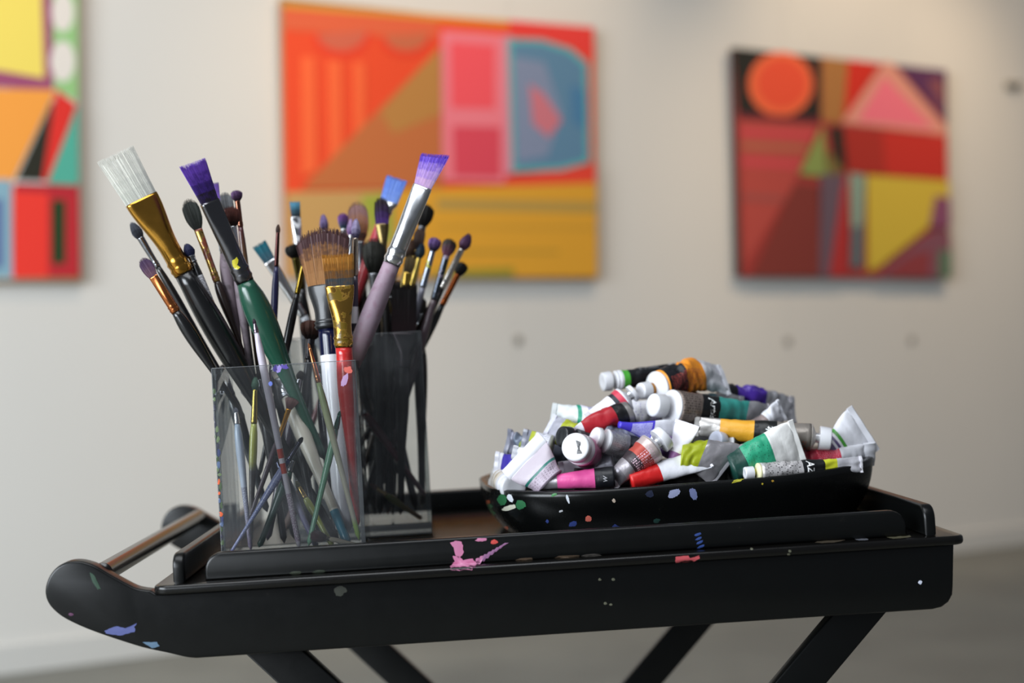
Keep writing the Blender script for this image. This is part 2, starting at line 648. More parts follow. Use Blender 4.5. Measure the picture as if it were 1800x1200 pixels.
painting('tall abstract painting in yellow, orange and red, cut off by the left edge', Q1, sh1, '#b08a5a')
for k, (sx, sy) in enumerate(((770, 240), (1480, 290), (-60, 240), (1790, 330))):  # last position is an added fill spot, warming the wall at far right
    c = WM @ on_wall(sx, sy)
    spot('gallery_and_fill_spot', tuple(c + WN * 1.5 + V((0, 0, 3.3 - c.z))), tuple(c + V((0.15, 0.05, 0.0))), (86, 104, 50, 34)[k], (1.0, 0.74, 0.48), 66)

# ------------------------------------------------------------------ the black serving trolley
def black_mat(name, rough, c0='#060707', worn=0.25, spec=0.36):
    m, nt, b = new_mat(name)
    tc = nt.nodes.new('ShaderNodeTexCoord')
    n = nt.nodes.new('ShaderNodeTexNoise')
    n.inputs['Scale'].default_value = 45
    n.inputs['Detail'].default_value = 8
    n.inputs['Roughness'].default_value = 0.7
    nt.links.new(tc.outputs['Object'], n.inputs['Vector'])
    f = ramp_node(nt, [(0.68, 0.0), (0.76, 1.0)], 'LINEAR')
    nt.links.new(n.outputs['Fac'], f.inputs[0])
    nt.links.new(mix_rgb(nt, math_node(nt, 'MULTIPLY', f.outputs[0], worn), c0, '#4b443a'), b.inputs['Base Color'])
    nt.links.new(math_node(nt, 'ADD', rough - 0.05, math_node(nt, 'MULTIPLY', n.outputs['Fac'], 0.12)), b.inputs['Roughness'])
    b.inputs['Specular IOR Level'].default_value = spec
    return m


M_BLACK = black_mat('black_lacquer', 0.30)
M_TOP = black_mat('black_tray_lacquer', 0.22, '#070605', 0.3, 0.5)
trolley = thing('serving_trolley', 'black lacquered wooden serving trolley with crossed legs, its tray splashed with paint', 'trolley', (0.05, 0.29, -0.1))


def rounded_rect(x0, x1, y0, y1, r, n=6):
    out = []
    for cx, cy, a in ((x1 - r, y1 - r, 0), (x0 + r, y1 - r, 90), (x0 + r, y0 + r, 180), (x1 - r, y0 + r, 270)):
        for i in range(n + 1):
            t = math.radians(a + 90 * i / n)
            out.append((cx + r * math.cos(t), cy + r * math.sin(t)))
    return out


part('tray_board', prism_bm(rounded_rect(-0.351, 0.4466, 0.0, 0.580, 0.014), -0.009, 0.0, 'Z', 0.003), M_TOP, trolley)

# gallery rails
RH = 0.0265


def rail_profile(a0, a1, h, r, n=6):
    pts = [(a0, 0.0)]
    for i in range(n + 1):
        t = math.radians(180 - 90 * i / n)
        pts.append((a0 + r + r * math.cos(t), h - r + r * math.sin(t)))
    for i in range(n + 1):
        t = math.radians(90 - 90 * i / n)
        pts.append((a1 - r + r * math.cos(t), h - r + r * math.sin(t)))
    pts.append((a1, 0.0))
    return pts


part('rail', prism_bm(rail_profile(-0.303, 0.3935, RH, 0.017), 0.019, 0.031, 'Y', 0.003), M_BLACK, trolley)
part('rail', prism_bm(rail_profile(-0.303, 0.3935, RH, 0.017), 0.552, 0.564, 'Y', 0.003), M_BLACK, trolley)
part('rail', prism_bm(rail_profile(0.013, 0.566, RH + .002, 0.014), -0.333, -0.321, 'X', 0.003), M_BLACK, trolley)
part('rail', prism_bm(rail_profile(0.013, 0.566, RH + .004, 0.014), 0.409, 0.421, 'X', 0.003), M_BLACK, trolley)

# side panels with the curled handle arms
outl = [(265, 1038), (240, 1034), (215, 1022), (190, 1008), (168, 995), (152, 989), (135, 986), (116, 988), (98, 998), (85, 1015), (79, 1036),
        (82, 1055), (93, 1071), (112, 1086), (140, 1100), (170, 1112), (205, 1124), (250, 1138), (295, 1148), (325, 1155), (345, 1157)]
outl += [(1640, 1071), (1656, 1067), (1668, 1058), (1675, 1045), (1676, 1030)]
n_arm = 21
smooth_arm = []
for i in range(n_arm - 1):
    p0, p1, p2, p3 = (V(outl[max(0, min(n_arm - 1, i + k))]) for k in (-1, 0, 1, 2))
    for k in range(4):
        t = k / 4
        q = .5 * (2 * p1 + (p2 - p0) * t + (2 * p0 - 5 * p1 + 4 * p2 - p3) * t * t + (3 * p1 - p0 - 3 * p2 + p3) * t ** 3)
        smooth_arm.append((q.x, q.y))
outl = smooth_arm + outl[n_arm - 1:]
poly = [(p.x, p.z) for p in (at(x, y, 0.012) for x, y in outl)]
poly += [(0.4375, -0.009), (-0.35, -0.009)]
poly = [p for p in poly if not (p[0] > -0.352 and p[1] > -0.0085 and p[0] < 0.43)]
part('side_panel', prism_bm(poly, 0.012, 0.032, 'Y', 0.0025), M_BLACK, trolley)
part('side_panel', prism_bm(poly, 0.548, 0.568, 'Y', 0.0025), M_BLACK, trolley)
part('end_panel', box_bm(-0.315, -0.297, 0.0325, 0.5475, -0.068, -0.0092, .002), M_BLACK, trolley, smooth=False)
part('end_panel', box_bm(0.395, 0.413, 0.0325, 0.5475, -0.068, -0.0092, .002), M_BLACK, trolley, smooth=False)
hb = at(180, 1007, 0.033)
part('handle_bar', lathe_bm(V((hb.x, 0.0322, hb.z)), V((0, 1, 0)), [(0, .0102), (.002, .0102), (.51, .0102), (.5155, .0102)], 24), mat('#0d0b0a', 0.27, 0, 0.0, name='handle_bar_lacquer'), trolley)


def leg(x_top, dirx, y0, y1, root):
    """a flat crossed leg running down at 46 degrees to a caster"""
    z_top = -0.030
    floor_l = lambda x, y: (TI @ V(((T @ V((x, y, -0.7))).x, (T @ V((x, y, -0.7))).y, 0.0))).z
    k = 1.0355
    L = 0.62
    xb = x_top + dirx * L / k
    zb = floor_l(xb, y0) + 0.046
    L = z_top - zb
    xb = x_top + dirx * L / k
    zb = floor_l(xb, (y0 + y1) / 2) + 0.046
    hw = 0.0285
    poly = [(x_top - hw, z_top), (x_top + hw, z_top), (xb + hw, zb), (xb - hw, zb)]
    part('leg', prism_bm(poly, y0, y1, 'Y', 0.002), M_BLACK, root)
    cz = zb - 0.046 + 0.0178
    bm = box_bm(xb - .012, xb + .012, (y0 + y1) / 2 - .011, (y0 + y1) / 2 + .011, zb - .006, zb, .002)
    for s in (-1, 1):
        box_bm(xb - .008, xb + .008, (y0 + y1) / 2 + s * .0095 - .0012, (y0 + y1) / 2 + s * .0095 + .0012, cz - .006, zb - .005, .001, bm=bm)
    f = part('caster', bm, mat('#8a8a88', 0.35, 0.9), root, smooth=False)
    part('wheel', lathe_bm(V((xb, (y0 + y1) / 2 - .008, cz)), V((0, 1, 0)), [(0, .012), (.002, .0165), (.004, .0178), (.012, .0178), (.014, .0165), (.016, .012)], 24),
         mat('#161616', 0.5), root, parent=f)
    return xb, zb


leg(-0.2395 - 0.047, 1, 0.0325, 0.0505, trolley)
leg(0.350 + 0.047, -1, 0.051, 0.069, trolley)
leg(-0.285 - 0.038, 1, 0.5295, 0.5475, trolley)
leg(0.336 + 0.047, -1, 0.511, 0.529, trolley)
part('cross_rod', lathe_bm(V((0.055, 0.033, -0.385)), V((0, 1, 0)), [(0, .008), (.003, .009), (.51, .009), (.514, .008)], 18), M_BLACK, trolley)


# ------------------------------------------------------------------ glass vases
def glass_mat(name, tint=(0.97, 0.98, 0.98), haze=0.018, dirt=0.05):
    m = bpy.data.materials.new(name)
    m.use_nodes = True
    nt = m.node_tree
    nt.nodes.remove(nt.nodes['Principled BSDF'])
    out = nt.nodes['Material Output']
    tr = nt.nodes.new('ShaderNodeBsdfTransparent')
    tr.inputs[0].default_value = tint + (1,)
    gl = nt.nodes.new('ShaderNodeBsdfGlossy')
    gl.inputs['Roughness'].default_value = 0.03
    df = nt.nodes.new('ShaderNodeBsdfDiffuse')
    df.inputs[0].default_value = lin('#c9ccd0')
    fr = nt.nodes.new('ShaderNodeFresnel')
    fr.inputs[0].default_value = 1.46
    m1 = nt.nodes.new('ShaderNodeMixShader')
    nt.links.new(fr.outputs[0], m1.inputs[0])
    nt.links.new(tr.outputs[0], m1.inputs[1])
    nt.links.new(gl.outputs[0], m1.inputs[2])
    tc = nt.nodes.new('ShaderNodeTexCoord')
    n = nt.nodes.new('ShaderNodeTexNoise')
    n.inputs['Scale'].default_value = 24
    n.inputs['Detail'].default_value = 7
    nt.links.new(tc.outputs['Object'], n.inputs['Vector'])
    r = ramp_node(nt, [(0.45, 0.0), (0.75, 1.0)], 'LINEAR')
    nt.links.new(n.outputs['Fac'], r.inputs[0])
    k = math_node(nt, 'ADD', haze, math_node(nt, 'MULTIPLY', r.outputs[0], dirt))
    m2 = nt.nodes.new('ShaderNodeMixShader')
    nt.links.new(k, m2.inputs[0])
    nt.links.new(m1.outputs[0], m2.inputs[1])
    nt.links.new(df.outputs[0], m2.inputs[2])
    nt.links.new(m2.outputs[0], out.inputs[0])
    return m


M_GLASS = glass_mat('clear_glass')
M_GEDGE = glass_mat('glass_edge', (0.80, 0.84, 0.84), 0.16, 0.1)


def vase(label, x0, x1, y0, y1, h, yaw, t=0.0042, base_h=0.007):
    cx, cy = (x0 + x1) / 2, (y0 + y1) / 2
    root = thing('glass_vase', label, 'vase', (cx, cy, 0.0), 'clear square vases of paint brushes')
    R_ = Matrix.Translation((cx, cy, 0)) @ Matrix.Rotation(math.radians(yaw), 4, 'Z') @ Matrix.Translation((-cx, -cy, 0))
    panes = [(x0, x1, y0, y0 + t), (x0, x1, y1 - t, y1), (x0, x0 + t, y0 + t, y1 - t), (x1 - t, x1, y0 + t, y1 - t)]
    for a, b, c_, d in panes:
        bm = box_bm(a, b, c_, d, base_h, h, 0.0006, 1)
        bm.normal_update()
        big = max(f.calc_area() for f in bm.faces)
        for f in bm.faces:
            f.material_index = 0 if f.calc_area() > big * 0.5 else 1
        bmesh.ops.transform(bm, matrix=R_, verts=bm.verts)
        part('pane', bm, [M_GLASS, M_GEDGE], root, smooth=False)
    bm = box_bm(x0, x1, y0, y1, 0.0004, base_h - 0.0002, 0.0012, 2)
    bmesh.ops.transform(bm, matrix=R_, verts=bm.verts)
    part('base', bm, M_GEDGE, root, smooth=False)
    return root


VF = (-0.2985, -0.1515, 0.080, 0.222, 0.2075)
VR = (-0.2455, -0.0870, 0.282, 0.425, 0.2385)
vase_f = vase('clear square vase of brushes at the tray\'s front left, dotted with paint on one edge', *VF, 2.0)
vase_r = vase('taller clear vase with a thick base packed with dark brushes, behind the other vase', *VR, 1.5, t=0.0048, base_h=0.014)

# ------------------------------------------------------------------ brushes
GOLD, SILVER, COPPER, BRASS, STEEL = '#c8933e', '#d8d8da', '#c97a48', '#b89a58', '#8f9094'


def strands(bm_pts, count, base, tipw, kind, d, s, n, wb, tb, wt, tt, L, rng):
    """hairs of a tuft as thin three-sided spikes around a solid core"""
    bm = bmesh.new()
    lay = bm.loops.layers.uv.new('UVMap')

    def shape(a):
        """relative length of the tuft at lateral position a in -1..1"""
        if kind == 'filbert':
            return 0.62 + 0.38 * math.sqrt(max(0, 1 - a * a))
        if kind == 'round':
            return 0.68 + 0.32 * math.sqrt(max(0, 1 - a * a))
        if kind == 'mop':
            return 0.60 + 0.40 * math.sqrt(max(0, 1 - a * a * .95))
        if kind == 'fan':
            return 0.66 + 0.34 * math.sqrt(max(0, 1 - a * a * .9))
        if kind == 'angle':
            return 0.90 + 0.10 * a
        return 1.0

    def width(u):
        if kind == 'mop':
            return wb + (wt - wb) * math.sin(min(1, u * 1.35) * PI / 2)
        if kind == 'round':
            return (wb + (wt - wb) * math.sin(min(1, u * 1.7) * PI / 2)) * (1 - 0.42 * (max(0, u - .45) / .55) ** 2)
        if kind == 'filbert':
            return wb + (wt - wb) * math.sin(min(1, u * 1.5) * PI / 2)
        return wb + (wt - wb) * u

    def thick(u):
        if kind in ('mop', 'round'):
            return width(u) * tb / wb
        return tb * (1 - u) + tt * u

    # core
    N = 18
    rings, us = [], []
    for i in range(9):
        u = 0.97 * i / 8
        ring = []
        for j in range(N):
            th = 2 * PI * j / N
            a = math.cos(th)
            z = u * shape(a * .95) * L * 0.93
            ring.append(base + d * z + s * (width(u) * .97 * a) + n * (thick(u) * .92 * math.sin(th)))
        rings.append(ring)
        us.append(u)
    cb = loft_bm(rings, us=us)
    join(bm, cb)
    lay = bm.loops.layers.uv.verify()
    for k in range(count):
        if k % 4:
            th = rng.uniform(0, 2 * PI)
            ra = rng.uniform(.86, 1.0)
        else:
            th = rng.uniform(0, 2 * PI)
            ra = math.sqrt(rng.random())
        a, b = math.cos(th) * ra, math.sin(th) * ra
        ln = L * shape(a) * rng.uniform(.93, 1.02)
        hw = max(0.00022, wb * rng.uniform(.025, .05))
        ja, jb = rng.uniform(-.05, .05), rng.uniform(-.06, .06)
        col = rng.random()
        prev = None
        for i in range(5):
            u = i / 4
            c = base + d * (ln * u) + s * (width(u) * (a + ja * u)) + n * (thick(u) * (b + jb * u))
            r = hw * (1 - .75 * u)
            tri = [bm.verts.new(c + s * r), bm.verts.new(c - s * r * .5 + n * r * .87), bm.verts.new(c - s * r * .5 - n * r * .87)]
            if prev:
                for j in range(3):
                    f = bm.faces.new((prev[j], prev[(j + 1) % 3], tri[(j + 1) % 3], tri[j]))
                    for l in f.loops:
                        l[lay].uv = (u - .125, col)
            prev = tri
        bm.faces.new(prev)
    return bm


def brush(label, vase_tag, kind, tip, end, yt, ye, Lb, Lf, wt, wb, wf, wh, we, hair, metal, handle,
          roll=0, tb=None, rough=0.3, worn=0.0, worn_col='#2c2624', prt=None, bulb=False, mstain_refl=None, mamt=0.3, hcount=None, smooth=True, flatten=None):
    """a brush from picture-plane measures (px at its own depth) laid along a straight axis from handle end to hair tip"""
    A, B = at(*end, ye), at(*tip, yt)
    k = scl((yt + ye) / 2)
    kt = scl(yt)
    px_len = math.hypot(tip[0] - end[0], tip[1] - end[1])
    Ltot = (B - A).length
    mpp = Ltot / px_len
    lb, lf = Lb * mpp, Lf * mpp
    axis = B - A
    d, s, n = frame_of(axis, roll=roll)
    lh = Ltot - lb - lf
    wt, wb, wf, wh, we = (x * kt * .5 for x in (wt, wb, wf, wh, we))
    if kind in ('round', 'mop'):
        tbv = wb * .9
    else:
        tbv = (tb * kt * .5) if tb else max(wb * .30, .0012)
    tt = tbv * (0.35 if kind in ('flat', 'angle', 'filbert') else .8)
    rng = random.Random(hash(label) & 0xffff if False else sum(ord(c) * (i + 1) for i, c in enumerate(label)))
    root = thing('paint_brush', label, 'paint brush', tuple(A), 'brushes in the %s vase' % vase_tag)
    # handle
    prof = []
    for i in range(25):
        q = i / 24
        if bulb:
            r = we + (wh - we) * (q ** .8)
            r = r * min(1, math.sqrt(max(0.0, 1 - (1 - min(1, q / .06)) ** 2)) + .02)
        else:
            b_ = math.exp(-((q - .80) / .30) ** 2)
            r = we + (wh - we) * b_
            if q > .9:
                r = r + (wf * .97 - r) * ((q - .9) / .1) ** 1.5
            r *= min(1, math.sqrt(max(0.0, 1 - (1 - min(1, q / .03)) ** 2)) + .05)
        prof.append((q * lh, max(r, .0003)))
    bm = loft_bm([ell_ring(A + d * q, s, n, r, r, 18) for q, r in prof], us=[1 - q / lh for q, r in prof])
    part('handle', bm, handle if not isinstance(handle, (list, str)) else
         handle_mat(handle if isinstance(handle, list) else [(0, handle)], rough, worn, worn_col, prt, smooth), root)
    # ferrule
    if lf > 0:
        rings, us = [], []
        P0 = A + d * lh
        for i in range(33):
            q = i / 32
            g = 0.0
            for c_ in (.07, .15):
                g += math.exp(-((q - c_) / .022) ** 2)
            fl = max(0.0, (q - .32) / .68)
            fl = fl * fl * (3 - 2 * fl)
            a = wf * (1 + .13 * g) * (1 - fl) + wb * fl
            b = wf * (1 + .13 * g) * (1 - fl) + tbv * 1.12 * fl
            rings.append(ell_ring(P0 + d * (q * lf - .0006), s, n, a + .0002, b + .0002, 24, 1 - .35 * fl * (kind in ('flat', 'angle'))))
            us.append(q)
        part('ferrule', loft_bm(rings, us=us), metal if not isinstance(metal, str) else metal_mat(metal, .2, mstain_refl, mamt), root)
    # hair
    if lb > 0:
        P1 = A + d * (lh + lf - .001)
        cnt = hcount or int(min(620, 80 + wt * 2 / .00008))
        bm = strands(None, cnt, P1, None, kind, d, s, n, wb * .96, tbv, wt, tt, lb + .001, rng)
        part('bristles', bm, bristle_mat(*hair), root, smooth=False)
    return root


BK = '#0c0c0d'
fv = 'front'
rv = 'rear'
# --- front vase, the ones standing above its rim
brush('largest flat brush with clean white bristles, gold ferrule and thick black handle', fv, 'flat', (203, 271), (598, 958), .135, .175, 88, 148, 70, 60, 35, 44, 16,
      ('#d8d8d0', '#eceae2'), GOLD, BK, roll=-24, tb=20, rough=.28)
brush('small black-handled brush with a purple-stained tip and copper ferrule, lowest on the left', fv, 'filbert', (249, 454), (431, 738), .125, .140, 36, 74, 23, 16, 16, 23, 9,
      ('#6a4a58', '#452a4e'), COPPER, BK, roll=10)
violet_brush = brush('flat brush with violet paint on its bristles and a dark green handle', fv, 'flat', (338, 286), (570, 808), .120, .165, 72, 152, 58, 38, 31, 50, 18,
      ('#2a2230', '#7c52c4', '#4a2e8a'), '#6e6d70', '#1d4a39', roll=-42, tb=15, rough=.25)
brush('dark filbert brush with spiky black hair just left of the violet flat brush', fv, 'filbert', (329, 350), (434, 640), .165, .17, 55, 98, 30, 14, 12, 18, 9,
      ('#1d201c', '#262b26'), BRASS, '#2a1c18', mstain_refl='#7a3a2a', mamt=.5)
brush('narrow brush with lilac hair and lavender wooden handle peeking out behind the violet brush', fv, 'flat', (376, 321), (432, 700), .175, .18, 32, 92, 16, 13, 15, 25, 14,
      ('#8a68c0', '#6a4a9a'), SILVER, [(0, '#8d7d86'), (1, '#6a5c64')], rough=.6, worn=.5)
brush('flat brush with grey bristles beside the lilac one', fv, 'filbert', (394, 338), (452, 700), .185, .18, 46, 70, 26, 20, 14, 18, 9,
      ('#5a5a5c', '#8a8c8e'), SILVER, '#1a1a1e')
brush('small rounded brush with dark purple top on a maroon neck', fv, 'mop', (415, 334), (458, 690), .18, .19, 18, 46, 20, 9, 9, 12, 7,
      ('#3c2838', '#6a4a78'), '#8a5a48', [(0, '#4a1c24'), (.25, '#6a5030'), (1, '#2a1a1a')])
brush('round mop brush with reddish brown hair and a silver ferrule', fv, 'mop', (405, 362), (448, 720), .15, .17, 34, 62, 30, 13, 13, 20, 10,
      ('#2a1614', '#6c3c34'), SILVER, [(0, '#80727a'), (1, '#5a5056')], rough=.6, worn=.4)
brush('frayed grey-blue brush half hidden behind the white flat brush', fv, 'round', (231, 391), (415, 700), .185, .19, 30, 60, 20, 12, 10, 14, 8,
      ('#3a3c44', '#4c505a'), STEEL, BK)
brush('black brush with navy tip and a white barcode sticker on the handle', fv, 'round', (327, 428), (440, 700), .15, .16, 22, 12, 20, 13, 11, 14, 9,
            ('#20264a', '#2a2c52'), STEEL, [(0, BK), (.10, BK), (.101, '#dcdade'), (.40, '#dcdade'), (.401, BK), (1, BK)], smooth=False, prt=(.11, .39, 0.0, 1.0, '#4a4658'))
brush('thin brush with a pointed brown tip and blue-purple handle standing upright', fv, 'round', (489, 394), (470, 800), .195, .19, 14, 60, 8, 6, 7, 13, 8,
      ('#4a3a38', '#5a4238'), '#5a3a38', [(0, '#2c2c58'), (.5, '#23234a'), (.7, '#7a2a1c'), (1, '#1c1c30')])
brush('slim black brush with a dark gold ferrule crossing behind the black mop', fv, 'round', (537, 445), (455, 840), .19, .185, 22, 50, 10, 8, 9, 15, 8,
      ('#2a2620', '#3a3428'), '#8a7430', BK)
brush('big rounded brown-haired brush with a black ferrule and white bulbous handle', fv, 'fan', (566, 402), (606, 943), .160, .135, 100, 78, 100, 68, 46, 40, 30,
      ('#a2764a', '#4a2c2e', '#96693f', .5), mat('#0d0f12', .45, 0, 0, name='black_ferrule'),
      [(0, '#0c1030'), (.125, '#0c1030'), (.126, '#e4e4ea'), (1, '#f0f0f2')], roll=16, tb=30, bulb=True, smooth=False, rough=.2)
brush('square flat brush with golden brown bristles, shiny gold ferrule and red handle', fv, 'flat', (593, 447), (627, 930), .100, .110, 54, 108, 56, 50, 31, 33, 15,
      ('#555b60', '#c08a3c', '#9a6a30', .5), '#d2a04c', '#c22a2a', tb=17, rough=.2, worn=.25, worn_col='#d86a62', roll=-6, mstain_refl='#6a5418', mamt=.35)  # olive-brown patches paint amber reflections into this ferrule's colour
brush('large angled brush with lilac and violet bristles, bright steel ferrule and weathered mauve handle', fv, 'angle', (768, 265), (500, 936), .165, .19, 66, 146, 50, 34, 31, 37, 16,
      ('#d4b4d8', '#6e4cc8', '#b090d8', .55), SILVER, [(0, '#ab93a2'), (.2, '#9c8896'), (.45, '#6a5240'), (1, '#5c4840')], roll=14, tb=12, rough=.6, worn=.35, worn_col='#8a5a70')
brush('thin upright brush with a small lavender tip and dark purple handle beside golden bristles', fv, 'round', (626, 384), (617, 900), .18, .19, 33, 66, 17, 8, 10, 13, 8,
      ('#4c4664', '#b4a8c8'), '#b8a898', [(0, '#3a3044'), (.13, '#1c1c38'), (.131, '#e4e0e4'), (.2, '#e4e0e4'), (.201, '#2a2430'), (1, '#2a2430')], smooth=False)
brush('short mop brush with brown fuzzy hair sunk near the rim of the front vase', fv, 'mop', (549, 562), (522, 860), .195, .17, 34, 36, 40, 15, 13, 16, 8,
      ('#1c1412', '#5c3628'), '#4c4a4c', '#16161a')
# --- front vase, handles seen through the glass
brush('long thin lavender-white handle with a red ring and lettering, leaning in front', fv, 'round', (446, 560), (527, 966), .092, .098, 8, 16, 6, 5, 8, 14, 10,
      ('#3a2a38', '#3a2a38'), '#9a8a9a', [(0, '#c4bcc8'), (.53, '#b9aebc'), (.535, '#b83a2a'), (.57, '#b83a2a'), (.575, '#dcd4dc'), (.60, '#b83a2a'), (.64, '#b83a2a'), (.645, '#cfc6d0'), (.9, '#cfc6d0'), (1, '#8ac0cc')],
      prt=(.74, .96, 0, 1, '#6a3060'), smooth=False)
brush('slender green and cream handle with a long copper ferrule, beside the red handle', fv, 'round', (542, 603), (632, 950), .090, .094, 8, 62, 5, 4.5, 8, 13, 9,
      ('#8a5a3a', '#8a5a3a'), '#d89060', [(0, '#a8c080'), (.25, '#d0d4a8'), (.55, '#d4ceb8'), (.85, '#cfc8b4'), (.9, '#a0c060'), (1, '#98bc5c')])
brush('thin mint green handle slanting across the cream one', fv, 'round', (598, 722), (542, 960), .104, .090, 8, 24, 7, 6, 9, 13, 9,
      ('#2a6a58', '#2a6a58'), '#4a7a6c', [(0, '#3c7c64'), (.15, '#7cb493'), (1, '#84bc98')])
brush('thick cream handle dipped in teal at its lower end', fv, 'flat', (486, 650), (614, 962), .185, .110, 14, 40, 22, 20, 24, 29, 15,
      ('#b4aca0', '#8a8480'), STEEL, [(0, '#b8b2a4'), (.75, '#d6d2c4'), (.76, '#2a7a92'), (1, '#1f6a84')], smooth=False)
brush('cobalt blue handle with silver lettering leaning to the lower left', fv, 'round', (532, 768), (404, 974), .104, .092, 10, 36, 9, 7, 9, 14, 6,
      ('#1c1c28', '#1c1c28'), '#5a5a6a', [(0, '#1c2a6c'), (.6, '#2a4aa8'), (1, '#7a74b8')], prt=(.1, .95, 0, 1, '#c8cce4'))
brush('pale silvery blue handle standing near the left pane', fv, 'round', (414, 716), (441, 968), .112, .104, 8, 20, 8, 7, 9, 15, 8,
      ('#7a7c88', '#7a7c88'), SILVER, [(0, '#b8c8dc'), (.5, '#c8d0e0'), (1, '#8a7890')], prt=(.5, .95, 0, 1, '#5a4a6a'))
brush('navy handle low in the vase beside the lettered lavender one', fv, 'round', (482, 800), (558, 964), .112, .1, 12, 20, 10, 8, 10, 17, 10,
      ('#14141c', '#14141c'), '#4a4c5c', [(0, '#141a34'), (.4, '#1a2040'), (.5, '#a8a2c0'), (.7, '#8a86a8'), (1, '#1a1e3a')])
brush('short yellow-green handle down behind the mint one', fv, 'round', (520, 845), (585, 960), .13, .11, 12, 22, 8, 6, 8, 13, 9,
      ('#4a4a2a', '#4a4a2a'), BRASS, [(0, '#a0a848'), (1, '#b0b860')])
brush('tiny brush with a mauve tuft lying on the floor of the front vase', fv, 'mop', (543, 939), (633, 958), .0885, .096, 30, 6, 20, 8, 7, 9, 6,
      ('#3c2a30', '#5a4248'), '#b0a490', [(0, '#b8ae9c'), (1, '#a89c8a')])
brush('fan-tipped brush with a gold ferrule and dark handle leaning left inside the vase', fv, 'fan', (515, 698), (425, 950), .15, .115, 22, 56, 26, 9, 7, 10, 7,
      ('#4a3030', '#5a3a34'), '#b8842c', [(0, '#3a2c34'), (1, '#4a3c44')])
brush('brush with an olive ferrule and yellow-green handle upright at the left', fv, 'round', (449, 662), (440, 955), .135, .125, 22, 60, 14, 8, 10, 14, 9,
      ('#3a5a4a', '#4a6a58'), '#a89448', [(0, '#b4b860'), (.32, '#a8a850'), (.4, '#2a2624'), (1, '#5a5048')])
brush('dark bottle green handle leaning left at the bottom of the vase', fv, 'round', (520, 800), (455, 962), .15, .13, 10, 20, 12, 9, 11, 18, 11,
      ('#14221c', '#14221c'), STEEL, '#1a4034')
for i, (t_, e_, c_) in enumerate((((430, 610), (520, 950), '#101012'), ((470, 600), (545, 930), '#17131a'), ((390, 640), (470, 900), '#22282c'), ((560, 640), (590, 940), '#1a1820'),
                                  ((455, 650), (500, 955), '#181518'), ((530, 650), (470, 950), '#2c2030'), ((500, 640), (560, 950), '#141618'))):
    brush(('black brush handle crammed in the middle of the front vase', 'purple-black brush handle among the middle ones of the front vase', 'charcoal brush handle near the left pane of the front vase',
           'dark slate brush handle behind the red one', 'brown-black brush handle left of the green one, down in the glass', 'plum brush handle slanting left behind the lettered ones',
           'soot black brush handle behind the cream one')[i], fv, 'round', t_, e_, .195 - .004 * i, .19 - .006 * i, 16, 40, 15, 10, 12, 22, 12, ('#15120f', '#241c1a'), STEEL, c_, hcount=40)

# --- rear vase
brush('flat brush with sky blue and white paint, silver ferrule, far left of the rear vase', rv, 'flat', (518, 354), (560, 900), .34, .35, 26, 74, 19, 17, 15, 17, 9,
      ('#38444c', '#6fb0c8', '#4a7080'), SILVER, '#14161a', roll=-20, mstain_refl='#e8e8ea', mamt=.6)
brush('teal-tipped flat brush with a silver ferrule leaning out to the left', rv, 'flat', (455, 428), (712, 845), .30, .34, 34, 112, 26, 21, 15, 18, 10,
      ('#4a6a78', '#1f7484'), SILVER, [(0, '#8a8c90'), (1, '#5a5a60')], roll=0)
brush('black domed mop brush with a dab of yellow-green at the tip', rv, 'mop', (515, 428), (600, 890), .305, .35, 24, 54, 32, 14, 12, 16, 9,
      ('#0c0d0c', '#101210'), '#5a5228', BK)
brush('small brush with lavender tip standing behind the big brown one', rv, 'round', (568, 376), (610, 900), .32, .36, 28, 60, 16, 10, 10, 13, 8, ('#3c3450', '#9a86b8'), SILVER, '#1c1820')
brush('purple-tipped round brush with teal at its base behind the big brown one', rv, 'mop', (602, 374), (640, 900), .315, .37, 26, 60, 19, 11, 11, 14, 8, ('#4a6a78', '#86529a'), SILVER, '#1c1820')
brush('pale lilac pointed brush beside the thin upright one', rv, 'round', (617, 384), (600, 880), .30, .31, 28, 60, 14, 9, 10, 13, 8, ('#8a6aa0', '#c4a8cc'), SILVER, '#20180f')
brush('splayed brush with tan and purple-grey hair above the golden one', rv, 'filbert', (628, 353), (655, 900), .345, .37, 70, 60, 36, 18, 16, 20, 10, ('#3a2824', '#9a7470', '#b07c58', .5), STEEL, '#181412')
brush('filbert brush with dark plum hair and dull brass ferrule under the blue flat one', rv, 'filbert', (670, 346), (692, 905), .305, .33, 46, 66, 26, 23, 12, 16, 9, ('#5a3a80', '#2c1c28', '#3a2450', .5), '#86744a', '#14110f')
brush('flat brush with pale blue painted bristles and a red handle', rv, 'flat', (698, 313), (530, 800), .35, .33, 44, 20, 38, 33, 22, 22, 10,
      ('#88a4e0', '#7090d8'), SILVER, [(0, '#d84a5a'), (.2, '#b83a40'), (1, '#5a1c20')], roll=10)
brush('black-haired mop half hidden behind the bright steel ferrule', rv, 'mop', (750, 358), (640, 900), .37, .36, 40, 60, 32, 14, 13, 16, 9, ('#141210', '#1c1814'), STEEL, '#121010')
brush('brown filbert brush just right of the bright steel ferrule', rv, 'filbert', (740, 398), (655, 905), .345, .36, 42, 60, 20, 12, 12, 15, 9, ('#2c201c', '#4a342a'), BRASS, '#17130f')
brush('small round brush with a dark blue tip and gold ferrule', rv, 'round', (743, 427), (620, 900), .325, .345, 26, 66, 18, 9, 13, 15, 8, ('#28343c', '#22384a'), '#c4a858', '#4a3a2c')
brush('purple-domed brush with grey ferrule spotted yellow, third from the right', rv, 'mop', (767, 417), (640, 880), .315, .33, 24, 66, 23, 10, 11, 15, 8, ('#282436', '#7c5c9a'), '#8e94a0', [(0, '#8a8a98'), (.2, '#2a2628'), (1, '#1a1616')], mstain_refl='#b8b430', mamt=.25)
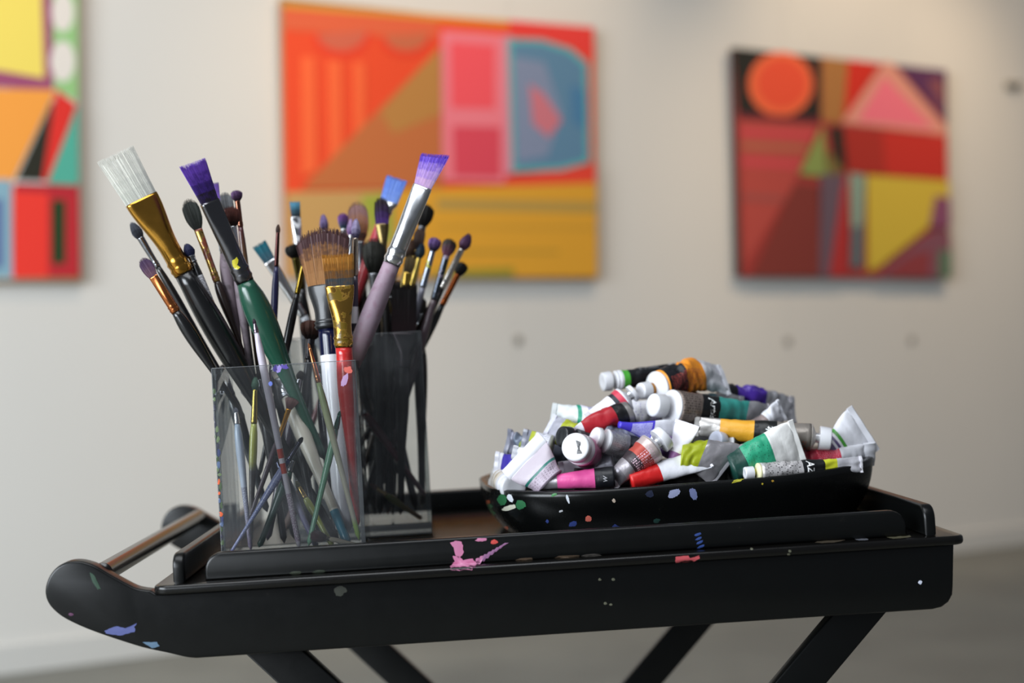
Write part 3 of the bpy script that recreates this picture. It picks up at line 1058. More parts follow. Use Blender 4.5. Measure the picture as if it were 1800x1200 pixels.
brush('round brush with pink and dark hair and long grey ferrule, second from the right', rv, 'mop', (793, 419), (660, 890), .31, .33, 30, 80, 25, 12, 11, 15, 8, ('#8a5a72', '#3a3028'), '#5a606a', [(0, '#5a4a50'), (1, '#3a2c30')], mstain_refl='#8a7a8a', mamt=.2)
brush('round brush with mauve hair and bright silver ferrule, farthest right', rv, 'round', (826, 411), (598, 850), .33, .325, 30, 78, 22, 10, 11, 17, 9, ('#6a4660', '#5a3a60'), '#e0d8d0', '#1c1210')
brush('small black brush with a copper ferrule, lowest at the right', rv, 'mop', (816, 461), (610, 860), .36, .35, 24, 60, 22, 10, 10, 17, 9, ('#141416', '#1a1c1e'), '#a8582c', BK)
brush('dense grey-black mop brush behind the thin upright one', rv, 'mop', (656, 418), (672, 900), .30, .33, 60, 50, 40, 20, 15, 18, 9, ('#15170f', '#3a3a34'), STEEL, '#10100f')
brush('wide dark maroon flat brush low on the right of the rear vase', rv, 'flat', (711, 500), (704, 905), .30, .31, 84, 60, 44, 44, 22, 24, 12, ('#241216', '#120d0e'), '#3c3638', '#151012', tb=14)
brush('brass-ferruled brush with brown hair behind the mauve handle', rv, 'round', (724, 420), (640, 905), .335, .37, 32, 84, 18, 12, 13, 15, 8, ('#3a2a20', '#5c4030'), '#b8a468', '#1c1610')
brush('dull gold-ferruled brush with olive hair, right of the mauve handle', rv, 'filbert', (722, 448), (640, 910), .32, .35, 30, 70, 18, 13, 12, 15, 8, ('#4a3c2a', '#6a5838'), '#c0a04c', '#14100c')
brush('dark red handle slanting down to the right inside the rear vase', rv, 'round', (615, 690), (748, 872), .30, .315, 14, 30, 10, 8, 9, 15, 9, ('#1c1412', '#1c1412'), SILVER, [(0, '#5c2230'), (1, '#6a2a38')])
brush('thin ochre and green handle lying low in the rear vase', rv, 'round', (650, 850), (742, 912), .30, .31, 14, 20, 9, 7, 8, 13, 8, ('#5a2a18', '#5a2a18'), BRASS, [(0, '#6a7a3a'), (.5, '#7a6a3a'), (1, '#9a6a34')])
names_dark = ['black brush handle with gold lettering at the left of the rear vase', 'black brush handle with gold lettering second from the rear vase\'s left',
              'umber brush handle in the middle of the rear vase', 'black brush handle near the middle of the rear vase', 'bluish black brush handle right of the rear vase\'s middle',
              'dark walnut brush handle close to the rear vase\'s right pane', 'ebony brush handle by the back pane of the rear vase', 'dark violet brush handle deep in the rear vase',
              'sooty brush handle in the back corner of the rear vase', 'dark brown brush handle leaning left in the rear vase']
for i, (t_, e_, c_) in enumerate((((662, 500), (668, 905), BK), ((684, 490), (682, 905), BK), ((600, 480), (640, 900), '#2a1e18'), ((630, 470), (660, 905), '#100f10'), ((700, 490), (690, 905), '#14161c'),
                                  ((738, 520), (742, 892), '#1e130f'), ((560, 480), (610, 900), '#120f0d'), ((645, 520), (732, 898), '#1f1722'), ((580, 500), (700, 900), '#0f0f0f'), ((690, 470), (580, 890), '#241812'))):
    brush(names_dark[i], rv, 'filbert', t_, e_, .33 + .008 * (i % 5), .32 + .01 * (i % 6), 30, 50, 24, 15, 14, 24, 13, ('#14100e', '#2a1e1a'), (BRASS, STEEL)[i % 2], c_,
          prt=(.12, .5, .55, .9, '#c08a30') if i < 2 else None, hcount=50)

# ------------------------------------------------------------------ the bowl
BC = V((0.195, 0.276, 0.0))


def se(th, a, b, e=3.4):
    c, s = math.cos(th), math.sin(th)
    return a * math.copysign(abs(c) ** (2 / e), c), b * math.copysign(abs(s) ** (2 / e), s)


def bowl():
    root = thing('oval_bowl', 'long oval black wooden bowl heaped with paint tubes, its side dabbed with paint', 'bowl', tuple(BC))
    N = 96
    prof = []          # (scale of outline, z)
    H = 0.0550
    for i in range(13):
        q = i / 12
        prof.append((0.86 + 0.14 * math.sin(q * PI / 2) ** .8, 0.0004 + H * (1 - math.cos(q * PI / 2)) * .25 + H * q * .75))
    outer = [(0.25, 0.0004), (0.6, 0.0004)] + prof
    inner = [(0.985, H + .0015), (0.955, H + .0012), (0.94, H - .002), (0.91, .045), (0.86, .028), (0.78, .016), (0.6, .011), (0.25, .0105)]
    a, b = 0.220, 0.183

    def wob(th, z):
        return z * (1 + 0.24 * ((math.cos(th) + 1) / 2) ** 2.5 + 0.05 * ((1 - math.cos(th)) / 2) ** 3)          # the right end stands a little taller
    rings = []
    for k, z in outer + inner:
        rings.append([BC + V((*se(2 * PI * j / N, a * k, b * k), wob(2 * PI * j / N, z))) for j in range(N)])
    bm = loft_bm(rings)
    rot = Matrix.Translation(BC) @ Matrix.Rotation(math.radians(3.5), 4, 'Z') @ Matrix.Translation(-BC)
    bmesh.ops.transform(bm, matrix=rot, verts=bm.verts)
    tree = BVHTree.FromBMesh(bm)
    part('body', bm, black_mat('bowl_black', 0.26, '#060707', 0.2), root)
    return root, tree


bowl_root, bowl_tree = bowl()


# ------------------------------------------------------------------ paint tubes
def tube_mat(bands, tail, foil, prints, slant=0.0):
    """printed foil: bands (t0, t1, colour, metallic) along the tube, and rows of small print"""
    m, nt, b = new_mat('tube_print')
    _, u, v = uv_xy(nt)
    uu = u
    if slant:
        uu = math_node(nt, 'ADD', u, math_node(nt, 'MULTIPLY', math_node(nt, 'SINE', math_node(nt, 'MULTIPLY', v, 2 * PI)), slant))
    st = sorted(bands)
    r = ramp_node(nt, [(x[0], x[1]) for x in st])
    nt.links.new(uu, r.inputs[0])
    r2 = ramp_node(nt, [(x[0], float(x[2]) * .7) for x in st])
    nt.links.new(uu, r2.inputs[0])
    c = r.outputs[0]
    for (u0, u1, v0, v1, nu, nv, col, dens) in prints:
        c = mix_rgb(nt, print_mask(nt, uu, v, u0, u1, v0, v1, nu, nv, dens), c, col)
    tc = nt.nodes.new('ShaderNodeTexCoord')
    n = nt.nodes.new('ShaderNodeTexNoise')
    n.inputs['Scale'].default_value = 60
    n.inputs['Detail'].default_value = 5
    nt.links.new(tc.outputs['Object'], n.inputs['Vector'])
    bp = nt.nodes.new('ShaderNodeBump')
    bp.inputs['Strength'].default_value = 0.35
    bp.inputs['Distance'].default_value = 0.004
    nt.links.new(n.outputs['Fac'], bp.inputs['Height'])
    nt.links.new(bp.outputs[0], b.inputs['Normal'])
    nt.links.new(c, b.inputs['Base Color'])
    nt.links.new(r2.outputs[0], b.inputs['Metallic'])
    nt.links.new(math_node(nt, 'SUBTRACT', 0.42, math_node(nt, 'MULTIPLY', r2.outputs[0], 0.12)), b.inputs['Roughness'])
    return m


WHT = '#dcdce2'
M_CAP = mat('#dedee2', 0.35, name='cap_plastic')
FOIL = '#c6c4c8'


def tube(label, head, tail, yh, yt, r_px, w_px, bands, roll=0, cap=None, cap_len=22, cap_r=None, crumple=1.0, prints=(), slant=0.0,
         bend=(0, 0, 0), shoulder='#d8d8dc', flat=1.0, crimp=None, crimp_px=9, seed=0, disc=0.0, knurl=True, neck='#d8d8da', texts=(), skew=0.0, crimp_roll=0.0):
    A, B = at(*head, yh), at(*tail, yt)
    k = scl((yh + yt) / 2)
    r, w = r_px * k, w_px * k
    d, s, n = frame_of(B - A, roll=roll)
    L = (B - A).length
    bv = V(bend) * k
    low = min(A.z, B.z)
    root = thing('paint_tube', label, 'paint tube', (A.x, A.y, low), 'paint tubes heaped in the black bowl')
    sd = V((seed * 7.13, seed * 3.7, seed * 1.9))

    def surf(t, th, off=0.0):
        c = A + d * (L * t) + bv * (4 * t * (1 - t))
        e = t * t * (3 - 2 * t)
        a = r + (w - r) * e
        b = (r * flat * (1 - t ** 1.7) ** .8 if t < 1 else 0) + .0009
        cr = math.radians(crimp_roll) * t
        s2, n2 = s * math.cos(cr) + n * math.sin(cr), n * math.cos(cr) - s * math.sin(cr)
        ct, st = math.cos(th), math.sin(th)
        p = c + s2 * (a * ct) + n2 * (b * st) + d * (skew * a * ct * e)
        nz = noise.noise(p * 55 + sd) * .65 + noise.noise(p * 120 + sd) * .35
        cre = abs(noise.noise(p * 38 + sd * 2)) - .22
        env = min(1, t * 5) * (1 - .55 * t)
        amp = 1.4 * crumple * r * (.26 * nz - .22 * max(0, .16 - abs(cre)) * 4) * env
        nn = (s2 * (ct / a) + n2 * (st / max(b, .002))).normalized()
        return p + nn * (amp + off) + n2 * (crumple * r * .25 * noise.noise(V((t * 3.1, ct * 1.4, 0)) + sd) * e)

    NT, NA = 34, 36
    ts = [i / NT for i in range(NT + 1)]
    bm = loft_bm([[surf(t, 2 * PI * j / NA) for j in range(NA)] for t in ts], us=ts)
    cs = crimp or bands[-1][1]
    body = part('body', bm, tube_mat(bands, cs, FOIL, list(prints), slant), root)
    # folded crimp at the tail
    e0, e1 = surf(.985, 0), surf(.985, PI)
    mid = (e0 + e1) / 2
    sv = (e0 - e1).normalized()
    cl = crimp_px * k
    nn = d.cross(sv).normalized()
    bm = bmesh.new()
    lay = bm.loops.layers.uv.new('UVMap')
    rings = []
    for i in range(13):
        q = -1 + 2 * i / 12
        c = mid + sv * ((e0 - e1).length * .515 * q) + n * (crumple * .0007 * math.sin(q * 4 + seed)) + nn * (.0005 * math.sin(q * 7 + seed))
        hh = .0017
        ring = [c + nn * hh * a_ + d * (cl * b_) for a_, b_ in ((-1, 0), (-1.1, .35), (-1, .85), (0, 1), (1, .85), (1.1, .35), (1, 0), (0, -.1))]
        rings.append(ring)
    part('crimp', sharp(loft_bm(rings), 50), mat(cs, .4, .75 if cs in (FOIL, '#a8a6aa') else 0.0), root)
    # shoulder, neck, cap
    if cap is not None:
        cr_ = (cap_r or r_px * .62) * k
        hd = -d
        sh = [(-.0004, r * .98), (.0006 + disc * k, r * 1.0), (.0012 + disc * k, r * .93), (r * .34 + disc * k, r * .42), (r * .36 + disc * k, r * .34)]
        part('shoulder', lathe_bm(A, hd, sh, 32, s, n), mat(shoulder, .3, .3 if shoulder in (FOIL,) else 0), root)
        z0 = r * .36 + disc * k
        nl = r * .35
        pf = []
        for i in range(9):
            pf.append((z0 + nl * i / 8 - .0002, r * (.34 if i % 2 else .385)))
        part('neck', lathe_bm(A, hd, pf, 20, s, n), mat(neck, .3, .6 if neck == '#d8d8da' else 0), root)
        z1 = z0 + nl * .75
        cl_ = cap_len * k
        N = 48
        rings = []
        for q, rr in ((0, .90), (0, 1.0), (.06, 1.02), (.86, .97), (.95, .93), (1.0, .84), (1.0, .5), (.985, .45), (.985, .02)):
            ring = []
            for j in range(N):
                rb = rr * (1 - (.028 if (knurl and j % 2 and .05 < q < .9) else 0))
                th = 2 * PI * j / N
                ring.append(A + hd * (z1 + cl_ * q) + s * (cr_ * rb * math.cos(th)) + n * (cr_ * rb * math.sin(th)))
            rings.append(ring)
        part('cap', sharp(loft_bm(rings), 45), cap if not isinstance(cap, str) else mat(cap, .35), root)
    for txt, t0, th0, size, col, along in texts:
        cu = bpy.data.curves.new('lettering', 'FONT')
        cu.body = txt
        cu.size = size * k
        cu.shear = .25
        cu.offset = .00012
        tmp = bpy.data.objects.new('tmp', cu)
        me = bpy.data.meshes.new_from_object(tmp)
        bm = bmesh.new()
        bm.from_mesh(me)
        bmesh.ops.subdivide_edges(bm, edges=bm.edges[:], cuts=1)
        for v_ in bm.verts:
            x, y = v_.co.x, v_.co.y
            if along:
                t = t0 + x / L
                th = th0 + y / r * along
            else:
                t = t0 + y / L
                th = th0 - x / r
            v_.co = surf(min(.98, t), th, .00035)
        bpy.data.objects.remove(tmp)
        bpy.data.curves.remove(cu)
        bpy.data.meshes.remove(me)
        part('lettering', bm, mat(col, .4), root, parent=body, smooth=False)
    return root, surf


# back and middle of the heap
tube('black-labelled tube with a green collar and white cap on top of the heap', (1085, 668), (1205, 655), .275, .30, 17, 20,
     [(0, WHT, 0), (.05, '#4aa838', 0), (.14, '#14161a', 0), (.75, FOIL, .9)], cap=M_CAP, cap_len=15, cap_r=17, neck='#3a7a34', prints=[(.3, .6, .4, .7, 40, 20, '#c8c8cc', .55)], seed=1, crumple=.4, disc=3)
tube('orange tube with black band and crumpled white tail, lying on top of the heap', (1158, 683), (1270, 668), .225, .275, 31, 30,
     [(0, '#e8962a', 0), (.06, '#15151a', 0), (.34, '#f09428', 0), (.66, WHT, 0)], cap=M_CAP, cap_len=18, cap_r=15, neck='#d08a1c', bend=(0, 0, 14), slant=.05,
     prints=[(.1, .6, .02, .28, 30, 26, '#b04a40', .5)], seed=2, crumple=.9, disc=4, roll=22)
tube('silver tube with a teal band and black brand band, white cap towards the front', (1182, 716), (1345, 737), .19, .255, 31, 30,
     [(0, '#8a7c74', .5), (.26, '#101214', 0), (.45, '#3a9a90', 0), (.78, FOIL, .9)], cap=M_CAP, cap_len=22, cap_r=21, neck='#e8e8ea', disc=2, slant=.06, seed=3, crumple=.5, roll=-10,
     texts=[('Artists', .29, PI - .45, 20, '#eef0f0', 0)], prints=[(.03, .24, .2, .7, 24, 16, '#5c504c', .5)])
tube('deep violet tube with a crumpled silver tail at the back of the heap', (1268, 700), (1392, 722), .30, .33, 24, 26,
     [(0, '#17151c', 0), (.16, '#4a2a9a', 0), (.58, FOIL, .9)], seed=4, crumple=1.3, prints=[(.2, .5, .3, .7, 26, 14, '#8a74c8', .52)], bend=(0, 0, 8), roll=20)
tube('amber yellow tube with a black band and ribbed white cap, right side of the heap', (1424, 768), (1226, 749), .165, .185, 24, 17,
     [(0, '#9a928a', .6), (.30, '#131414', 0), (.50, '#e2a32c', 0), (.80, '#b8b4b0', .8)], cap=M_CAP, cap_len=20, cap_r=21, shoulder='#b8b0a8', seed=5, crumple=.35, disc=1,
     prints=[(.04, .26, .3, .8, 24, 14, '#e0683a', .55)], texts=[('Ut', .34, PI / 2 + .2, 17, '#e8e8e8', 0)])
tube('sea green tube with a wide flattened white tail at the right of the heap', (1284, 826), (1400, 780), .135, .14, 30, 43,
     [(0, '#123c34', 0), (.20, '#2a9a74', 0), (.60, '#f0efec', 0)], seed=6, crumple=.55, prints=[(.2, .58, .1, .5, 30, 20, '#0f3a30', .60)], crimp_px=10, roll=-8, bend=(0, 0, 4))
tube('tube whose broad white triangular tail sticks up at the right end', (1450, 800), (1514, 756), .18, .185, 20, 45,
     [(0, '#6a5a80', 0), (.22, '#e4e2ea', 0), (.28, '#5a4a78', 0), (.34, '#e4e2ea', 0), (.40, '#4a9a3a', 0), (.48, WHT, 0)], seed=7, crumple=.3, crimp_px=12, roll=0)
tube('crimson tube with a pointed white tail resting on the right rim', (1418, 812), (1520, 800), .172, .182, 24, 22,
     [(0, '#a01c34', 0), (.12, '#c83248', 0), (.52, WHT, 0)], seed=8, crumple=.5, prints=[(.12, .5, .1, .45, 36, 16, '#e8a0ac', .52)], crimp_px=22, roll=-18)
tube('silver tube with black lettering and a yellow-green band lying along the front rim', (1336, 829), (1514, 815), .116, .132, 16, 14,
     [(0, '#d8d4d4', .7), (.40, '#101214', 0), (.62, '#c2c42c', 0), (.75, '#dcdae0', .6)], cap=M_CAP, cap_len=16, cap_r=11, neck='#c8c03a', seed=9, crumple=.9,
     texts=[('AZ', .44, PI - .5, 19, '#f0f0f0', 0)], prints=[(.02, .38, .1, .6, 18, 12, '#2a2428', .55)], shoulder='#e8e4b8', disc=3, crimp_px=5)
tube('lime green tube with a folded silver tail slumped against the front rim', (1196, 806), (1276, 817), .135, .13, 26, 38,
     [(0, '#9aa41c', 0), (.46, '#b4b0b4', .85)], seed=10, crumple=.6, crimp='#a8a6aa', crimp_px=8, roll=12, bend=(0, 0, 8), skew=-.6)
tube('red tube squeezed flat into a long white wedge at the front of the bowl', (1108, 846), (1240, 804), .122, .13, 16, 24,
     [(0, '#c81e1e', 0), (.38, WHT, 0)], seed=11, crumple=.4, roll=38, crimp_px=5, skew=.15)
tube('white-tailed tube standing upright with its flat end fanned out, middle of the heap', (1182, 812), (1208, 748), .135, .14, 10, 23,
     [(0, '#8a5a90', 0), (.25, '#e9e6ee', 0)], seed=12, crumple=.4, roll=35, crimp_px=7)
tube('bright pink tube with a black band and dark nib-like tail on the front rim', (1080, 838), (948, 848), .122, .128, 19, 12,
     [(0, '#14151a', 0), (.26, '#e0559a', 0), (.76, '#a8a4a8', .8)], seed=13, crumple=.2, texts=[('W', .10, PI / 2 + .35, 10, '#a8a8ac', 0)], crimp='#1a1b1f', crimp_px=10)
tube('clear-bodied tube showing orange and magenta print with a white cap at the top right', (1146, 786), (1078, 842), .13, .12, 27, 17,
     [(0, '#c8b8b4', .5), (.18, '#b0483c', .2), (.4, '#3a3034', .3), (.60, '#9a9498', .7), (.8, '#8a868c', .8)], seed=14, crumple=.3, cap=M_CAP, cap_len=16, cap_r=23, knurl=False,
     prints=[(.1, .55, .2, .8, 16, 12, '#e8c0d0', .5)], shoulder='#d8d4d8')
tube('blue-violet tube with white lettering and a pale tail in the middle of the heap', (1088, 746), (1182, 766), .16, .175, 6, 28,
     [(0, '#4a3ecc', 0), (.62, '#e6e6ee', 0)], seed=15, crumple=.4, prints=[(.22, .58, .08, .42, 60, 22, '#e8e8ff', .46)], roll=-8)
tube('pewter grey tube with a white cap and black end in the middle of the heap', (1064, 775), (1120, 792), .15, .165, 22, 24,
     [(0, '#a2a2a8', .4), (.5, '#8e8e96', .4), (.62, '#1c1e1c', 0)], seed=16, crumple=.5, cap=M_CAP, cap_len=10, cap_r=20, knurl=False, prints=[(.1, .5, .1, .5, 30, 14, '#3c3c42', .54)])
bow_tube, _ = tube('tube facing the camera end-on with a big white cap bearing a black bow-tie mark', (1020, 790), (1060, 812), .125, .215, 27, 26,
     [(0, '#b86a90', 0), (.3, '#b8b0b8', .6)], seed=17, crumple=.3, cap=M_CAP, cap_len=16, cap_r=25, shoulder='#c8c0c8', knurl=False)
tube('dark red tube with a black shoulder band and a white tail left of centre', (1106, 726), (1010, 768), .185, .165, 22, 18,
     [(0, '#8a8684', .6), (.10, '#141416', 0), (.30, '#a81c28', 0), (.84, WHT, 0)], seed=18, crumple=.5, bend=(0, 0, 8), roll=25)
tube('tube with a white printed panel and pink-red top leaning above the dark red one', (1098, 702), (1046, 742), .205, .20, 24, 24,
     [(0, WHT, 0), (.05, '#c83a50', 0), (.2, '#1c1c28', 0), (.32, '#ecebf0', 0)], seed=19, crumple=.3, cap=M_CAP, cap_len=8, cap_r=16, prints=[(.34, .9, .1, .45, 30, 18, '#9a9aaa', .52)], roll=8)
tube('pale tube striped in lavender with a teal green edge, left shoulder of the heap', (1070, 742), (976, 728), .21, .22, 26, 20,
     [(0, '#d8d4e0', 0), (.15, '#b0acc0', 0), (.24, '#dcd8e4', 0), (.36, '#a4a2b8', 0), (.46, '#dcd8e6', 0), (.58, '#2a9478', 0), (.66, '#d4d8d8', 0)], seed=20, crumple=.6, slant=.10)
tube('yellow-green tube with a bright silver tail down the left slope', (1012, 768), (968, 752), .19, .205, 25, 26,
     [(0, '#a8b02c', 0), (.55, '#c8c8d4', .6)], seed=21, crumple=.8, roll=-20)
tube('tube with a round black cap just above the bow-tie cap', (1010, 770), (1070, 778), .165, .19, 18, 18, [(0, '#4a4c50', .4), (.5, FOIL, .9)], seed=22, cap='#1a1c1e', cap_len=18, cap_r=19, knurl=False, shoulder='#1a1c1e', crumple=.5)
tube('crushed grey-blue tube with a green stripe at the far left slope', (940, 792), (896, 778), .21, .225, 24, 24,
     [(0, '#b8b8c4', .2), (.25, '#8a9a3a', 0), (.45, '#7a8496', .4), (.75, '#9a9cac', .5)], seed=23, crumple=1.6, roll=15)
tube('olive and white tube with grey print lying behind the left crimp', (968, 786), (924, 776), .185, .195, 22, 22,
     [(0, '#d4d4de', 0), (.45, '#dcdce6', 0), (.62, '#a8b034', 0), (.82, '#8a8c98', .3)], seed=24, crumple=.8, prints=[(.05, .5, .1, .45, 20, 14, '#9a9caa', .5)])
tube('blue-violet tube with a white edge at the left end of the bowl', (918, 822), (876, 816), .19, .20, 20, 22,
     [(0, '#3a2e9a', 0), (.82, '#d8d8e0', 0)], seed=25, crumple=.6)
tube('flattened white-tailed tube with a teal diagonal stripe, leaning over the left rim', (966, 848), (928, 808), .128, .14, 30, 46,
     [(0, '#a89aa8', 0), (.38, '#1f6a60', 0), (.46, '#b9afb8', 0), (.96, WHT, 0)], seed=26, crumple=.3, roll=8, crimp_px=22, crimp=WHT, flat=.6,
     prints=[(.05, .34, .05, .45, 20, 12, '#4a3a44', .55)])
tube('beige-striped tube whose big white domed cap faces out at the far left rim', (896, 853), (866, 838), .165, .22, 21, 20,
     [(0, WHT, 0), (.15, '#d8d0c4', 0), (.3, '#b8a890', 0), (.38, '#e0dcd8', 0), (.5, '#b8a890', 0), (.58, '#dcd8d4', 0)], seed=27, crumple=.3, cap=M_CAP, cap_len=10, cap_r=23, knurl=False)
tube('tube with a small pointed white tail curling up behind the left crimp', (945, 808), (908, 796), .15, .155, 20, 14, [(0, WHT, 0), (1, WHT, 0)], seed=28, crumple=.5, roll=35)
tube('pale lavender tube lying under the bow-tie cap', (1078, 812), (992, 830), .165, .175, 21, 20,
     [(0, '#c8c8d4', .4), (.4, '#dad6e2', 0), (1, '#dad6e2', 0)], seed=29, crumple=.4)
tube('tube with a torn white tail poking up behind the amber one', (1330, 752), (1372, 722), .215, .225, 17, 21, [(0, '#8a7a78', .2), (.35, WHT, 0)], seed=30, crumple=.7, roll=-20, crimp_px=6)
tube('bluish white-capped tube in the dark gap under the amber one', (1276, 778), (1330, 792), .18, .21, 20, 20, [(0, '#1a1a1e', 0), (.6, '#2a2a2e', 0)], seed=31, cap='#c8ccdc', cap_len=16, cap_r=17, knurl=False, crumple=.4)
tube('lavender grey tube squeezed between the blue-violet and pewter ones', (1062, 752), (1112, 778), .175, .18, 14, 18, [(0, '#8a8e9c', .4), (.4, '#a8acc4', .2)], seed=32, crumple=.8)
tube('mauve-printed tube beneath the upright white tail', (1188, 790), (1150, 775), .155, .165, 20, 18, [(0, '#6a4a80', 0), (.6, '#e4e0ea', 0)], seed=33, crumple=.5, prints=[(.05, .6, .1, .6, 30, 20, '#a88ac0', .5)])
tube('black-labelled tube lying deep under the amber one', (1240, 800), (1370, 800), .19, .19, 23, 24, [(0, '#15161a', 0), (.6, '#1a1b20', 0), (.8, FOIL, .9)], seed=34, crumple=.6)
tube('silver foil tube with lilac smears behind the teal-banded one', (1190, 706), (1300, 716), .26, .285, 22, 22, [(0, '#b8b6be', .8), (.3, '#9a8ac0', .2), (.4, '#8ab0bc', .3), (.6, FOIL, .9)], seed=35, crumple=1.0)
tube('white tube with lilac smears in the gap behind the two front-facing white caps', (1196, 730), (1092, 722), .245, .25, 22, 22, [(0, '#b8b4c0', .3), (.35, '#c4bcd4', 0), (.5, WHT, 0)], seed=42, crumple=.8, prints=[(.3, .8, .1, .45, 20, 10, '#6a58a8', .56)])
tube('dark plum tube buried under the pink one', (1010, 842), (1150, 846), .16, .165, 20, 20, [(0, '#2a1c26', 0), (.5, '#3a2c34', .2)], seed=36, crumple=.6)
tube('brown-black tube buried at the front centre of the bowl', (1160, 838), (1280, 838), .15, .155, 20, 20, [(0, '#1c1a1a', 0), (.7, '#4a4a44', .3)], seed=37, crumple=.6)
tube('grey foil tube buried in the middle of the heap', (1000, 800), (1130, 800), .25, .25, 24, 24, [(0, '#8a8a90', .6), (.6, FOIL, .9)], seed=38, crumple=.8)
tube('dull red tube buried in the middle of the heap', (1120, 760), (1260, 770), .26, .26, 25, 24, [(0, '#7a2228', 0), (.6, '#b0aeb2', .8)], seed=39, crumple=.8)
tube('dark green tube at the back right of the bowl', (1300, 770), (1420, 790), .26, .25, 24, 24, [(0, '#1c3a2c', 0), (.5, FOIL, .9)], seed=40, crumple=.8)
tube('slate tube at the back left of the bowl', (930, 806), (1030, 780), .27, .28, 24, 24, [(0, '#5a5e6a', .3), (.6, FOIL, .9)], seed=41, crumple=.8)


# ------------------------------------------------------------------ paint marks on trolley, bowl and glass
def world_tree(o):
    bm = bmesh.new()
    bm.from_mesh(o.data)
    og = V(o.parent['_o'])
    bmesh.ops.translate(bm, verts=bm.verts, vec=og)
    t = BVHTree.FromBMesh(bm)
    bm.free()
    return t


def stain(root, tree, col, pts, rough=0.45, off=0.0004, fine=5):
    """a dab of dried paint lying on the surface that the outline falls on"""
    rng = random.Random(len(pts) * 31 + int(pts[0][0]))
    dirT = TI.to_3x3()
    cx = sum(p[0] for p in pts) / len(pts)
    cy = sum(p[1] for p in pts) / len(pts)
    dense = []
    for i, p in enumerate(pts):
        q = pts[(i + 1) % len(pts)]
        for k in range(fine):
            u = k / fine
            x, y = p[0] + (q[0] - p[0]) * u, p[1] + (q[1] - p[1]) * u
            g = 1 + rng.uniform(-.09, .09)
            dense.append((cx + (x - cx) * g, cy + (y - cy) * g))
    bm = bmesh.new()

    def hit(x, y):
        h = tree.ray_cast(O_T, (dirT @ ray(x, y)).normalized())
        return h
    c = hit(cx, cy)
    if c[0] is None:
        return
    rings = []
    for f in (.5, 1.0):
        ring = []
        for x, y in dense:
            h = hit(cx + (x - cx) * f, cy + (y - cy) * f)
            if h[0] is None or (h[0] - c[0]).length > .06:
                ring.append(None)
            else:
                ring.append(bm.verts.new(h[0] + h[1] * off))
        rings.append(ring)
    cv = bm.verts.new(c[0] + c[1] * (off * 1.5))
    n = len(dense)
    for j in range(n):
        a, b = rings[0][j], rings[0][(j + 1) % n]
        d_, e = rings[1][j], rings[1][(j + 1) % n]
        if a and b:
            bm.faces.new((cv, a, b))
            if d_ and e:
                bm.faces.new((a, d_, e, b))
    bmesh.ops.recalc_face_normals(bm, faces=bm.faces)
    if not bm.faces:
        bm.free()
        return
    part('paint_stain', bm, mat(col, rough, name='dried_paint'), root)


def blob(cx, cy, rx, ry, ang=0, n=9, seed=0):
    rng = random.Random(seed + int(cx * 3 + cy))
    out = []
    a = math.radians(ang)
    for i in range(n):
        t = 2 * PI * i / n
        k = rng.uniform(.7, 1.1)
        x, y = rx * k * math.cos(t), ry * k * math.sin(t)
        out.append((cx + x * math.cos(a) - y * math.sin(a), cy + x * math.sin(a) + y * math.cos(a)))
    return out


tr_parts = bmesh.new()
for o in list(trolley.children):
    if o.name.split('.')[0] in ('side_panel', 'rail', 'tray_board', 'handle_bar'):
        tr_parts.from_mesh(o.data)
bmesh.ops.translate(tr_parts, verts=tr_parts.verts, vec=V(trolley['_o']))
tr_tree = BVHTree.FromBMesh(tr_parts)
tr_parts.free()
PINK = '#bf7698'
stain(trolley, tr_tree, PINK, [(790, 953), (800, 950), (812, 951), (814, 962), (815, 973), (806, 980), (800, 974), (797, 962)], fine=3)
stain(trolley, tr_tree, PINK, [(796, 976), (808, 978), (814, 984), (832, 981), (838, 990), (829, 1001), (808, 1002), (790, 1002), (793, 992), (799, 986)], fine=3)
PURPLE = '#94668c'
for k_ in range(8):
    x_, y_ = 836 + 7.2 * k_, 988 - 4.6 * k_
    w_ = 10.5 - 1.05 * k_
    stain(trolley, tr_tree, PURPLE if k_ > 1 else '#b87a9c', [(x_ - 7, y_ + w_), (x_ + .5, y_ + w_ - 1), (x_ + 8, y_ - w_ * .75), (x_ + 1, y_ - w_ * .65)], fine=2, off=.0005)
stain(trolley, tr_tree, PINK, blob(846, 948, 12, 3, -4))
stain(trolley, tr_tree, '#c84a44', blob(868, 952, 8, 4, -10))
stain(trolley, tr_tree, '#b84c52', [(1188, 978), (1210, 976), (1214, 982), (1228, 976), (1230, 982), (1212, 988), (1188, 988)])
for k_ in range(4):
    stain(trolley, tr_tree, '#2e4684', blob(1226 + 2 * k_, 939 + 7 * k_, 8, 2.6, -22), fine=2)
stain(trolley, tr_tree, '#545c92', [(184, 1108), (205, 1100), (222, 1104), (240, 1095), (235, 1110), (212, 1117), (190, 1114)])
stain(trolley, tr_tree, '#58738a', [(250, 1128), (276, 1128), (280, 1135), (268, 1139)])
stain(trolley, tr_tree, '#33352d', blob(598, 1038, 13, 9, 0))
stain(trolley, tr_tree, '#2a4434', [(158, 1006), (166, 1010), (177, 1034), (172, 1036), (162, 1022)])
stain(trolley, tr_tree, '#5a3050', blob(125, 1079, 5, 3))
stain(trolley, tr_tree, '#c8ccdc', blob(1617, 1023, 4, 4))
for x, y in ((1054, 1018), (1078, 1018), (1064, 1060), (1074, 1062), (1321, 965), (1388, 968), (1386, 974)):
    stain(trolley, tr_tree, '#5c5c4c', blob(x, y, 3, 2.5), fine=2)
